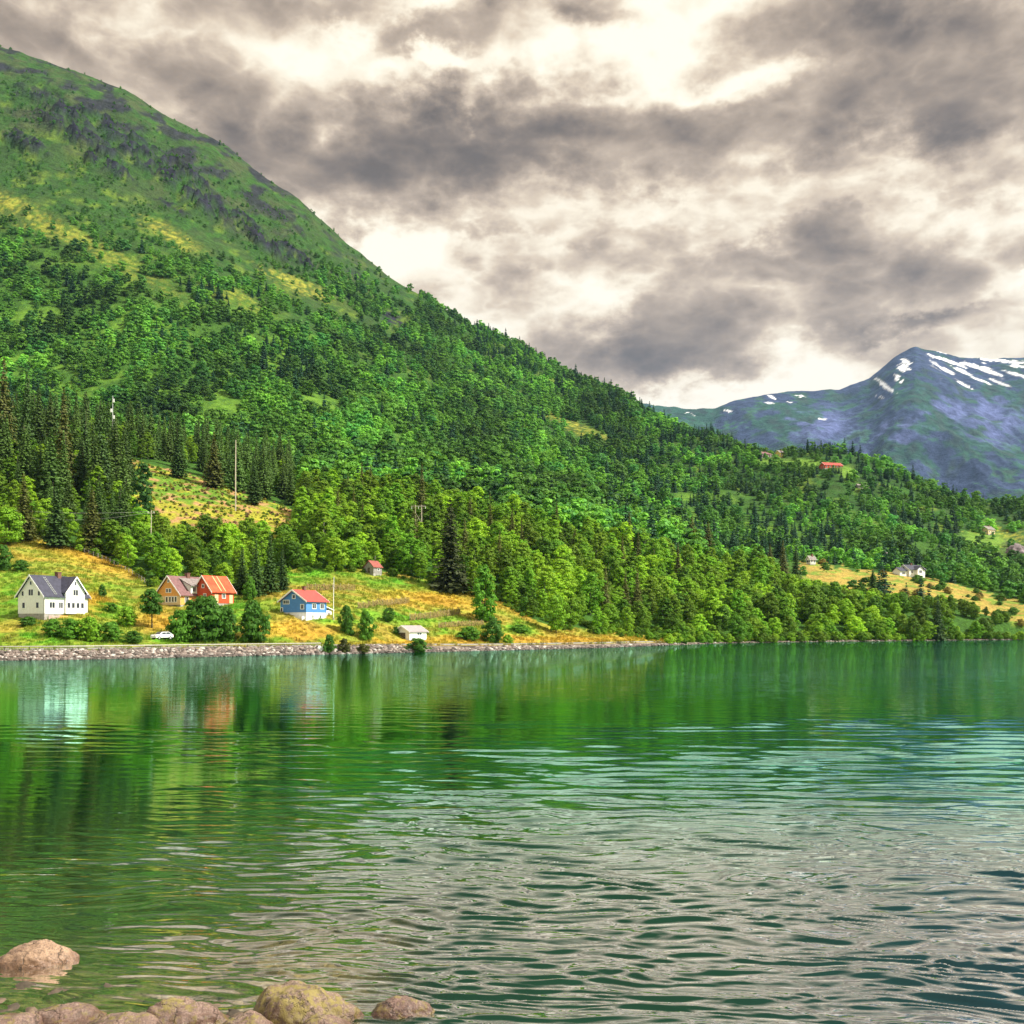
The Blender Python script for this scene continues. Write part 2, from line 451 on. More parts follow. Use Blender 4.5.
m_land, t, p = mat('land_surface')
at = t.new('ShaderNodeAttribute', attribute_name='col')
geo = t.new('ShaderNodeNewGeometry')
pos = geo.outputs['Position']
va = t.noise(pos, .9, 6, .65); vb = t.noise(pos, .12, 6, .7); vc = t.noise(pos, 4.0, 4, .6)
k = t.m('MULTIPLY', t.maprange(va, .25, .75, .55, 1.45), t.maprange(vb, .25, .75, .7, 1.3))
k = t.m('MULTIPLY', k, t.maprange(vc, .25, .75, .75, 1.25))
t.l.new(t.vm('MULTIPLY', at.outputs['Color'], t.vec(k, k, t.m('MULTIPLY', k, .95))), p.inputs['Base Color'])
p.inputs['Roughness'].default_value = .9; p.inputs['Specular IOR Level'].default_value = .1
b = t.new('ShaderNodeBump'); b.inputs['Strength'].default_value = .8; b.inputs['Distance'].default_value = .6
spz = t.new('ShaderNodeSeparateXYZ'); t.l.new(pos, spz.inputs[0])
vd = t.m('MULTIPLY', t.noise(pos, .035, 7, .62), t.maprange(spz.outputs[1], 600, 1100, 0, 26))
t.l.new(t.m('ADD', vd, t.m('ADD', va, t.m('MULTIPLY', vb, 3.0))), b.inputs['Height']); t.l.new(b.outputs[0], p.inputs['Normal'])

def grid_faces(nr, nc):
    a = np.arange(nr * nc).reshape(nr, nc)
    return np.stack([a[:-1, :-1].ravel(), a[:-1, 1:].ravel(), a[1:, 1:].ravel(), a[1:, :-1].ravel()], 1)
me = mesh_np('mountain_land', np.stack([Xg.ravel(), YYg.ravel(), ZT.ravel()], 1), grid_faces(NR, len(PX)), m_land, True)
ca = me.color_attributes.new('col', 'FLOAT_COLOR', 'POINT')
ca.data.foreach_set('color', np.concatenate([C.reshape(-1, 3), np.ones((C.size // 3, 1))], 1).astype(np.float32).ravel())
tag(link('hillside', me), kind='structure')

# ------------------------------------------------------------------ far mountain
FPX = np.arange(420, 1400, 1.5); NFR = 760
FY = np.linspace(3600, 9500, NFR)
fr_k = [300,600,625,660,690,715,740,775,800,840,870,895,915,935,960,990,1024,1080,1160,1260,1500]
fr_v = [410,404,402,405,409,408,399,393,391,389,378,356,347,351,357,359,357,352,362,352,380]
FRI = smooth(np.interp(FPX, fr_k, fr_v), 3)
fpx, fy = np.meshgrid(FPX, FY)
fx = (fpx - 512) / F * fy
RY = 6600.0
tt = (fy - 3600) / (RY - 3600)
zr = CAMH + (HZ - FRI) / F * RY
fz = np.where(tt < 1, -15 + (zr[None, :] + 15) * (np.clip(tt, 0, 1) ** 1.12), zr[None, :] * (1 - .55 * (tt - 1)))
amp = np.sin(np.clip(tt, 0, 1) * np.pi) ** .7
fz += amp * (ridged(fx / 900 + .3, fy / 1300, 6, 5) * 135 - 40 + fbm(fx / 260, fy / 300, 5, 9) * 40)
fz += sm(.8, 1, tt) * fbm(fx / 150, fy / 150, 5, 19) * 16
fpy = HZ + (CAMH - fz) / fy * F
gx = np.gradient(fz, axis=1) / np.gradient(fx, axis=1); gy = np.gradient(fz, axis=0) / np.gradient(fy, axis=0)
slope = np.hypot(gx, gy)
m1 = fbm(fx / 420, fy / 420, 6, 33); m2 = fbm(fx / 120, fy / 120, 5, 43)
FC = np.zeros(fz.shape + (3,)) + np.array((.020, .066, .042))
FC = lerp(FC, (.036, .118, .045), sm(-.1, .3, m1))
FC = lerp(FC, (.032, .046, .100), sm(.04, .26, m1 * .7 + m2 * .6 + (slope - .55) * .5 + sm(430, 360, fpy) * .22))  # rock tones carry part of the distant haze's blue in their colour
FC = lerp(FC, (.03, .045, .04), sm(.12, .35, -m2 - m1 * .3) * .7)
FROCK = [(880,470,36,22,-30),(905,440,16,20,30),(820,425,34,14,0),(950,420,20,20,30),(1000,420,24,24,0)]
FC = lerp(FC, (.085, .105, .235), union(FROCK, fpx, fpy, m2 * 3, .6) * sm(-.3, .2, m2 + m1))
SNOW = [(905,366,5,12,35),(884,385,12,3.2,38),(897,378,3,6,10),(951,362,16,2.6,20),(945,370,10,2,30),(962,371,12,3,25),(975,366,18,3,12),(990,372,16,3,18),(1005,361,24,3,4),
        (1015,374,14,2.4,16),(1000,383,12,2,20),(935,357,5,2,20),(980,380,10,2,20),(965,385,8,2,30),(942,352,6,1.6,15),(1018,366,10,2.2,4),(985,359,8,2,5),
        (728,411,5,2,10),(772,397,5,2.4,30),(800,396,4,1.6,0),(823,419,5,1.8,0),(645,402,7,1.2,5),(688,413,4,1.2,0),(880,397,3,1.4,0),(790,402,3,1,0),(770,403,4,1.2,0),(1060,365,30,5,10),(1110,372,30,5,-10)]
m3 = fbm(fx / 45, fy / 60, 4, 53)
SNOW = [(a_, b_, c_ * .95, d_ * .55, e_) for a_, b_, c_, d_, e_ in SNOW]
snow = union(SNOW, fpx, fpy, m2 * .5 + m3 * .55 + fbm(fx / 22, fy / 26, 4, 83) * .75, .35)
snow = np.maximum(snow, sm(.24, .30, m2 + m1 * .4) * sm(392, 372, fpy) * sm(900, 940, fpx) * .45)
FC = lerp(FC, (.82, .83, .86), sm(.30, .62, snow * (.72 + .9 * np.clip(m3 + .5 * fbm(fx / 16, fy / 30, 3, 63) + .28, -.5, .5))))
m_far, t, p = mat('far_mountain_surface')
at = t.new('ShaderNodeAttribute', attribute_name='col')
pos = t.new('ShaderNodeNewGeometry').outputs['Position']
va = t.noise(pos, .02, 8, .68); vb = t.noise(pos, .006, 5, .6)
k = t.m('MULTIPLY', t.maprange(va, .25, .75, .5, 1.5), t.maprange(vb, .25, .75, .8, 1.2))
sep = t.new('ShaderNodeSeparateXYZ'); t.l.new(at.outputs['Color'], sep.inputs[0])
k = t.m('ADD', t.m('MULTIPLY', k, t.maprange(sep.outputs[0], .3, .6, 1, 0)), t.maprange(sep.outputs[0], .3, .6, 0, 1))
t.l.new(t.vm('MULTIPLY', at.outputs['Color'], t.vec(k, k, k)), p.inputs['Base Color'])
p.inputs['Roughness'].default_value = .9; p.inputs['Specular IOR Level'].default_value = .1
b = t.new('ShaderNodeBump'); b.inputs['Strength'].default_value = 1; b.inputs['Distance'].default_value = 25
t.l.new(va, b.inputs['Height']); t.l.new(b.outputs[0], p.inputs['Normal'])
me = mesh_np('far_mountain', np.stack([fx.ravel(), fy.ravel(), fz.ravel()], 1), grid_faces(NFR, len(FPX)), m_far, True)
ca = me.color_attributes.new('col', 'FLOAT_COLOR', 'POINT')
ca.data.foreach_set('color', np.concatenate([FC.reshape(-1, 3), np.ones((FC.size // 3, 1))], 1).astype(np.float32).ravel())
tag(link('mountain', me), kind='structure')

# ------------------------------------------------------------------ ground sheet, lake, near bank
m_base = simple('valley_ground', (.07, .10, .04), .9, .3, .01)
gb = MB(); gb.poly([(-14000, -3000, -12), (14000, -3000, -12), (14000, 13000, -12), (-14000, 13000, -12)])
tag(gb.build('ground', m_base), kind='structure')

bx = np.linspace(-60, 60, 260); by = np.linspace(-25, 60, 220)
bxg, byg = np.meshgrid(bx, by)
wl = 14.7 + fbm(bxg / 5, bxg * 0 + 3.3, 3, 2) * .5 - sm(-3.4, -1.0, bxg) * 2.6
bz = np.where(byg < wl, (wl - byg) * .27, (wl - byg) * .055) + fbm(bxg / 1.6, byg / 1.6, 4, 12) * .13
bz = np.minimum(bz, 4.4 + fbm(bxg / 3, byg / 3, 3, 4) * .1)
m_bank, t, p = mat('bank_gravel')
pos = t.new('ShaderNodeNewGeometry').outputs['Position']
vo = t.new('ShaderNodeTexVoronoi'); vo.inputs['Scale'].default_value = 4.5; t.l.new(t.vm('ADD', pos, t.vm('MULTIPLY', t.noise(pos, 3, 2, .5, color=True), (.3, .3, .3))), vo.inputs['Vector'])
cr = t.ramp(vo.outputs['Color'], [(0, (.10, .075, .05)), (.4, (.20, .15, .10)), (.75, (.27, .19, .14)), (1, (.15, .14, .10))])
k = t.maprange(t.noise(pos, 14, 5, .6), .25, .75, .6, 1.35)
t.l.new(t.vm('MULTIPLY', cr, t.vec(k, k, k)), p.inputs['Base Color'])
p.inputs['Roughness'].default_value = .75
b = t.new('ShaderNodeBump'); b.inputs['Strength'].default_value = .9; b.inputs['Distance'].default_value = .1
t.l.new(t.m('SUBTRACT', 1.0, vo.outputs['Distance']), b.inputs['Height']); t.l.new(b.outputs[0], p.inputs['Normal'])
me = mesh_np('shore_bank', np.stack([bxg.ravel(), byg.ravel(), bz.ravel()], 1), grid_faces(220, 260), m_bank, True)
tag(link('shore', me), kind='structure')


m_water, t, p = mat('lake_water')
pos = t.new('ShaderNodeNewGeometry').outputs['Position']
ps = t.new('ShaderNodeSeparateXYZ'); t.l.new(pos, ps.inputs[0])
X, Yw = ps.outputs[0], ps.outputs[1]
wl_ = t.noise(t.vec(t.m('MULTIPLY', X, .016), t.m('MULTIPLY', Yw, .05), 2.2), 1.0, 4, .6)
wind = t.m('ADD', t.maprange(t.m('DIVIDE', X, Yw), -.3, .2, .1, .9), t.m('MULTIPLY', t.m('SUBTRACT', wl_, .5), 1.6), clamp=True)
w1 = t.noise(t.vec(t.m('MULTIPLY', X, .42), t.m('MULTIPLY', Yw, 1.15), 0.0), 1.0, 3, .5, .6)
w2 = t.noise(t.vec(t.m('MULTIPLY', X, 1.8), t.m('MULTIPLY', Yw, 4.6), 5.0), 1.0, 3, .55, .8)
nearf = t.maprange(Yw, 40, 130, 0.0, 1.0)
h1 = t.m('MULTIPLY', t.m('MULTIPLY', w1, .085), nearf)
h2 = t.m('MULTIPLY', t.m('MULTIPLY', w2, t.m('ADD', .003, t.m('MULTIPLY', wind, .005))), t.maprange(Yw, 22, 60, 1.0, .45))
b = t.new('ShaderNodeBump'); b.inputs['Strength'].default_value = 1.0; b.inputs['Distance'].default_value = 1.0
t.l.new(t.m('ADD', h2, t.m('MULTIPLY', h1, t.m('ADD', .5, wind))), b.inputs['Height'])
gl = t.new('ShaderNodeBsdfGlossy'); gl.inputs['Roughness'].default_value = .02; t.l.new(t.mix(t.maprange(Yw, 17, 42), (1, .99, .96), (.42, .84, .68)), gl.inputs['Color'])
t.l.new(b.outputs[0], gl.inputs['Normal'])
df = t.new('ShaderNodeBsdfDiffuse')
bear = t.m('DIVIDE', X, t.m('MAXIMUM', Yw, 1.0))
t.l.new(t.mix(t.maprange(bear, .15, .55), (.0008, .022, .011), (.001, .020, .028)), df.inputs['Color'])  # bluish reflection towards the right put into the body colour
tr = t.new('ShaderNodeBsdfTransparent'); tr.inputs['Color'].default_value = (.80, .84, .62, 1)
shal = t.m('MAXIMUM', t.maprange(t.m('ADD', Yw, t.m('MULTIPLY', t.noise(pos, .35, 3, .5), 4.0)), 17.5, 27, 0, 1), t.maprange(X, -4.0, -.5, 0, 1))
mx1 = t.new('ShaderNodeMixShader'); t.l.new(shal, mx1.inputs[0]); t.l.new(tr.outputs[0], mx1.inputs[1]); t.l.new(df.outputs[0], mx1.inputs[2])
fr = t.new('ShaderNodeLayerWeight'); fr.inputs['Blend'].default_value = .5; t.l.new(b.outputs[0], fr.inputs['Normal'])
frf = t.maprange(fr.outputs['Facing'], .36, .80, .02, .95)
mx2 = t.new('ShaderNodeMixShader'); t.l.new(frf, mx2.inputs[0]); t.l.new(mx1.outputs[0], mx2.inputs[1]); t.l.new(gl.outputs[0], mx2.inputs[2])
t.l.new(mx2.outputs[0], t.n['Material Output'].inputs[0])

wpy = np.concatenate([np.arange(1300, 1062, -6.), np.arange(1062, 668, -.7), np.array([662, 655, 648, 642, 637, 633, 630.5])])
wY = 6000 / (wpy - HZ)
wpx = np.concatenate([np.array([-9000, -5000, -2500, -1400, -900]), np.arange(-640, -40, 8.), np.arange(-40, 1070, 1.5), np.arange(1070, 1660, 8.), np.array([1900, 2600, 4000, 6000, 10000])])
wpx, wyg = np.meshgrid(wpx, wY)
wxg = (wpx - 512) / F * wyg
wr = np.random.default_rng(11)
wz = np.zeros_like(wxg)
dyp = wyg ** 2 / 6000 * .7
rough = np.clip(sm(-.34, .16, wxg / wyg + 2.2 / wyg) * .95 + .16 + fbm(wxg / 22, wyg / 12, 4, 5) * 1.0, .08, 1.6) * (1 + .7 * sm(40, 16, wyg))
warpx = wxg + fbm(wxg / 5, wyg / 3, 3, 7) * 1.6; warpy = wyg + fbm(wxg / 6, wyg / 4, 3, 8) * 1.1
for i in range(58):
    lam = .15 * (2.2 / .15) ** (i / 57)
    th = wr.normal() * .17 + .06
    kx, ky = 2 * np.pi / lam * math.sin(th), 2 * np.pi / lam * math.cos(th)
    env = .5 + .5 * np.clip(fbm(wxg / (lam * 9), wyg / (lam * 4), 2, 100 + i) * 3.2, -1, 1)
    ph = wr.random() * 6.28
    s_ = np.sin(warpx * kx + warpy * ky + ph)
    wz += (.0094 * lam ** .62) * env * (s_ - .25 * np.cos(2 * (warpx * kx + warpy * ky + ph))) * sm(2.2, 5.0, lam / dyp) * (1 if lam < .8 else .30 + .70 * sm(20, 45, wyg))
wz *= rough * sm(150, 70, wyg) * sm(13.5, 17, wyg + .3)
wz *= (np.abs(wpx - 512) < 1200)
me = mesh_np('lake', np.stack([wxg.ravel(), wyg.ravel(), wz.ravel()], 1), grid_faces(*wxg.shape), m_water, True)
tag(link('water', me), kind='structure')

# ------------------------------------------------------------------ air
m_haze = bpy.data.materials.new('haze_air'); m_haze.use_nodes = True
t = NT(m_haze.node_tree); t.n.remove(t.n['Principled BSDF'])
pv = t.new('ShaderNodeVolumePrincipled')
pv.inputs['Color'].default_value = (.36, .60, 1.0, 1)
pv.inputs['Density'].default_value = 2.4e-5
pv.inputs['Anisotropy'].default_value = .1
t.l.new(pv.outputs[0], t.n['Material Output'].inputs['Volume'])
hb = MB(); hb.box(-14500, 14500, -3500, 13500, -13, 2100)
HAZE = True
if HAZE: tag(hb.build('haze', m_haze), 'thin blue haze filling the whole fjord valley', 'haze', kind='stuff')
#--MORE--
# ------------------------------------------------------------------ foliage materials
def leaf_mat(name, trans=.3, rough=.65):
    m_, t, p = mat(name)
    at = t.new('ShaderNodeAttribute', attribute_name='tint', attribute_type='INSTANCER')
    geo = t.new('ShaderNodeNewGeometry')
    k = t.maprange(geo.outputs['Random Per Island'], 0, 1, .78, 1.26, False)
    c = t.vm('MULTIPLY', at.outputs['Color'], t.vec(k, k, t.m('MULTIPLY', k, .9)))
    t.l.new(c, p.inputs['Base Color'])
    p.inputs['Roughness'].default_value = rough
    p.inputs['Specular IOR Level'].default_value = .25
    tl = t.new('ShaderNodeBsdfTranslucent')
    t.l.new(t.vm('MULTIPLY', c, (1.25, 1.15, .6)), tl.inputs['Color'])
    mx = t.new('ShaderNodeMixShader'); mx.inputs[0].default_value = trans
    t.l.new(p.outputs[0], mx.inputs[1]); t.l.new(tl.outputs[0], mx.inputs[2])
    t.l.new(mx.outputs[0], t.n['Material Output'].inputs[0])
    return m_
M_leaf = leaf_mat('broad_leaves', .36)
M_needle = leaf_mat('spruce_needles', .15)
M_bark = simple('grey_bark', (.075, .06, .045), .9, .4, 4)
M_birch = simple('birch_bark', (.30, .28, .24), .8, .35, 3)

def quads(cn, nm, size, asp, rng):
    n = len(cn)
    nm = nm / (np.linalg.norm(nm, axis=1, keepdims=True) + 1e-9)
    r = rng.normal(size=(n, 3)); a = np.cross(nm, r); a /= np.linalg.norm(a, axis=1, keepdims=True) + 1e-9
    b = np.cross(nm, a)
    s1 = (size * .5)[:, None]; s2 = (size * .5 * asp)[:, None]
    V = np.stack([cn - a*s1*.35 - b*s2, cn + a*s1 - b*s2*.2, cn + a*s1*.25 + b*s2, cn - a*s1 + b*s2*.25], 1).reshape(-1, 3)
    return V, np.arange(4 * n).reshape(n, 4)

def crown_broad(seed, Ht, rx, base, N, per, leaf, shape=1.0, rag=.25, cr=.36):
    """leaf clumps spread over and through an uneven crown volume"""
    rng = np.random.default_rng(seed)
    cs, rs = [], []
    lean = rng.normal(size=2) * .03 * Ht
    for i in range(N):
        tt_ = (i + rng.random()) / N
        rr = rx * max(.12, math.sin(math.pi * (0.13 + .80 * tt_ ** shape))) ** .7 * (1 + rng.normal() * rag * .35)
        an = i * 2.39996 + rng.normal() * .5
        lob = 1 + .14 * math.sin(an * 3 + seed) + .08 * math.sin(an * 5 + 2 * seed)
        rc = cr * rx * (.75 + .5 * rng.random()) * (1 - .3 * tt_)
        q = max(0, rr * lob - rc * .6) * (rng.random() ** .3)
        z = Ht * base + (Ht * (1 - base) - rc * .6) * tt_
        cs.append((q * math.cos(an) + lean[0] * tt_, q * math.sin(an) + lean[1] * tt_, z))
        rs.append(rc)
    cs = np.array(cs); rs = np.array(rs)
    idx = np.repeat(np.arange(N), per); n = len(idx)
    dv = rng.normal(size=(n, 3)); dv /= np.linalg.norm(dv, axis=1, keepdims=True)
    dv[:, 2] = np.abs(dv[:, 2]) * .7 + dv[:, 2] * .3
    q = rs[idx] * (.62 + .45 * rng.random(n))
    cn = cs[idx] + dv * q[:, None] * np.array((1, 1, .85))
    nm = dv + rng.normal(size=(n, 3)) * .33 + (cs[idx] - np.array((0, 0, Ht * (base + 1) / 2.3))) / rx * .35
    return quads(cn, nm, leaf * (.6 + .8 * rng.random(n)), .75, rng), cs

def crown_spruce(seed, Ht, rx, base, lev, per, leaf, droop=.35, thin=0.0):
    rng = np.random.default_rng(seed)
    cn, nm, sz = [], [], []
    for L in range(lev):
        tt_ = (L + rng.random() * .6) / lev
        z = Ht * (base + (1 - base) * tt_)
        r = rx * (1 - tt_) ** .82 * (.78 + .4 * rng.random()) + .10
        nb = max(5, int(10 * (1 - tt_) + 5))
        a0 = rng.random() * 6.28
        for bnr in range(nb):
            if rng.random() < thin: continue
            an = a0 + bnr * 6.283 / nb + rng.normal() * .15
            rl = r * (.7 + .45 * rng.random())
            ns = max(2, int(per * (rl / rx) + 1))
            for k_ in range(ns):
                f = (k_ + .35 + .3 * rng.random()) / ns
                dz = -droop * rl * f + .22 * rl * f * f
                cn.append((rl*f*math.cos(an), rl*f*math.sin(an), z + dz))
                nm.append((math.cos(an)*.55 + rng.normal()*.4, math.sin(an)*.55 + rng.normal()*.4, .75 + rng.normal()*.25))
                sz.append(leaf * (1.25 - .55 * f) * (.7 + .6 * rng.random()) * (1 - .45 * tt_))
    cn.append((0, 0, Ht)); nm.append((1, .3, .1)); sz.append(leaf * .6)
    return quads(np.array(cn), np.array(nm), np.array(sz), .55, rng)

def trunk_mb(Ht, r, seed, cs=None, top=.85, limbs=6):
    rng = random.Random(seed)
    mb = MB()
    pts = [(0, 0, -1.0)]
    for i in range(1, 6):
        f = i / 5
        pts.append((rng.uniform(-.03, .03) * Ht * f, rng.uniform(-.03, .03) * Ht * f, Ht * top * f))
    mb.tube(pts, [r * 1.25] + [r * (1 - .85 * i / 5) for i in range(1, 6)], 7)
    if cs is not None:
        for i in range(limbs):
            c = cs[rng.randrange(len(cs))]
            z0 = max(.12 * Ht, min(c[2] * .7, Ht * top * .8))
            mb.tube([(0, 0, z0), (c[0]*.5, c[1]*.5, (z0 + c[2]) / 2 - .2), tuple(c)], [r * .4, r * .25, r * .08], 5)
    return mb
def me_from_mb(mb, name, m_):
    me = bpy.data.meshes.new(name); me.from_pydata(mb.v, [], mb.f); me.materials.append(m_)
    for p_ in me.polygons: p_.use_smooth = True
    return me
# variants: (crown mesh, trunk mesh, nominal height, crown radius)
VAR = {}
def add_var(kind, crownVF, trunk, Ht, rx, lm, bm_):
    me = mesh_np(kind + '_crown', crownVF[0], crownVF[1], lm)
    VAR.setdefault(kind, []).append((me, me_from_mb(trunk, kind + '_trunk', bm_), Ht, rx))
for i in range(8):      # roundish broadleaf (alder, ash)
    rx = [4.3, 3.9, 4.7, 3.7, 4.2, 4.0, 4.5, 4.1][i]
    (vf, cs) = crown_broad(100 + i, 11, rx, .08, 58, 80, .50, [1.0, .9, 1.1, .85, 1.0, .95, .9, 1.1][i])
    add_var('round', vf, trunk_mb(11, .24, 100 + i, cs), 11, rx, M_leaf, M_bark)
for i in range(8):      # birch, taller than wide
    rx = [3.3, 3.0, 3.5, 3.1, 2.9, 3.4, 3.2, 3.6][i]
    (vf, cs) = crown_broad(200 + i, 13, rx, .10, 62, 76, .46, .82, .5, .34)
    add_var('birch', vf, trunk_mb(13, .15, 200 + i, cs), 13, rx, M_leaf, M_birch)
(vf, cs) = crown_broad(260, 8, 3.0, .36, 48, 80, .42, .9)
add_var('stem', vf, trunk_mb(8, .2, 260, cs), 8, 3.0, M_leaf, M_bark)
(vf, cs) = crown_broad(261, 12, 3.3, .02, 74, 84, .46, .8, .3)
add_var('poplar', vf, trunk_mb(12, .2, 261, cs), 12, 3.3, M_leaf, M_bark)
for i in range(5):      # low bush, leaves down to the ground
    (vf, cs) = crown_broad(300 + i, 4, 2.4, -.04, 46, 85, .32, .75, .4, .36)
    add_var('bush', vf, trunk_mb(4, .09, 300 + i, cs, .6), 4, 2.4, M_leaf, M_bark)
for i in range(7):
    rx = [3.7, 3.3, 4.0, 3.1, 3.6, 3.4, 3.8][i]
    vf = crown_spruce(400 + i, 20, rx, [.03, .06, .02, .08, .04, .12, .05][i], 46, 10, 1.15, [.35, .45, .3, .4, .5, .35, .4][i], [.03, .06, .03, .1, .05, .14, .06][i])
    add_var('spruce', vf, trunk_mb(20, .20, 400 + i, None, .95), 20, rx, M_needle, M_bark)
# light versions for the distant forest
FARV = []
for i in range(6):
    (vf, cs) = crown_broad(500 + i, 7, 3.4, .0, 12, 62, .80, .9, .3, .46)
    FARV.append((vf, M_leaf))
for i in range(4):
    vf = crown_spruce(600 + i, 10, 2.3, .03, 15, 4, 1.25)
    FARV.append((vf, M_needle))
for i in range(3):
    (vf, cs) = crown_broad(700 + i, 8.5, 2.7, .02, 12, 58, .75, .8, .3, .46)
    FARV.append((vf, M_leaf))

# ------------------------------------------------------------------ where trees grow
rng = np.random.default_rng(7)
NEARC = []      # candidates: x,y,z,kind,variant,height,tint,width
def tint_bright(n):
    u = rng.random(n)[:, None]
    c = np.array((.105, .265, .013)) * (1 - u) + np.array((.25, .42, .020)) * u
    return c * (.55 + .85 * rng.random(n))[:, None]
def add_cand(x, y, kind, hgt, tint, wid=1.0, z=None, lab=None):
    z = float(H(x, y)) if z is None else z
    v = rng.integers(len(VAR[kind]))
    NEARC.append(dict(x=float(x), y=float(y), z=z, kind=kind, v=int(v), h=float(hgt), tint=tuple(float(q) for q in tint), w=float(wid), lab=lab, rot=float(rng.random() * 6.28)))
def hand(px, py, hpx, kind, tint, wid=1.0, lab=None, wpx=None, y=None):
    q = gpt(px, py) if y is None else Vector(((px - 512) / F * y, y, float(H((px - 512) / F * y, y))))
    h_ = hpx * q.y / F
    if wpx:
        wid = (wpx * q.y / F) / (2 * np.mean([v_[3] / v_[2] for v_ in VAR[kind]]) * h_ * 1.12)
    add_cand(q.x, q.y, kind, h_, tint, wid, q.z, lab)
G_D = (.055, .150, .014); G_M = (.085, .22, .016); G_B = (.17, .34, .018); G_DD = (.030, .070, .014); SP = (.045, .096, .018); SPB = (.085, .098, .018)
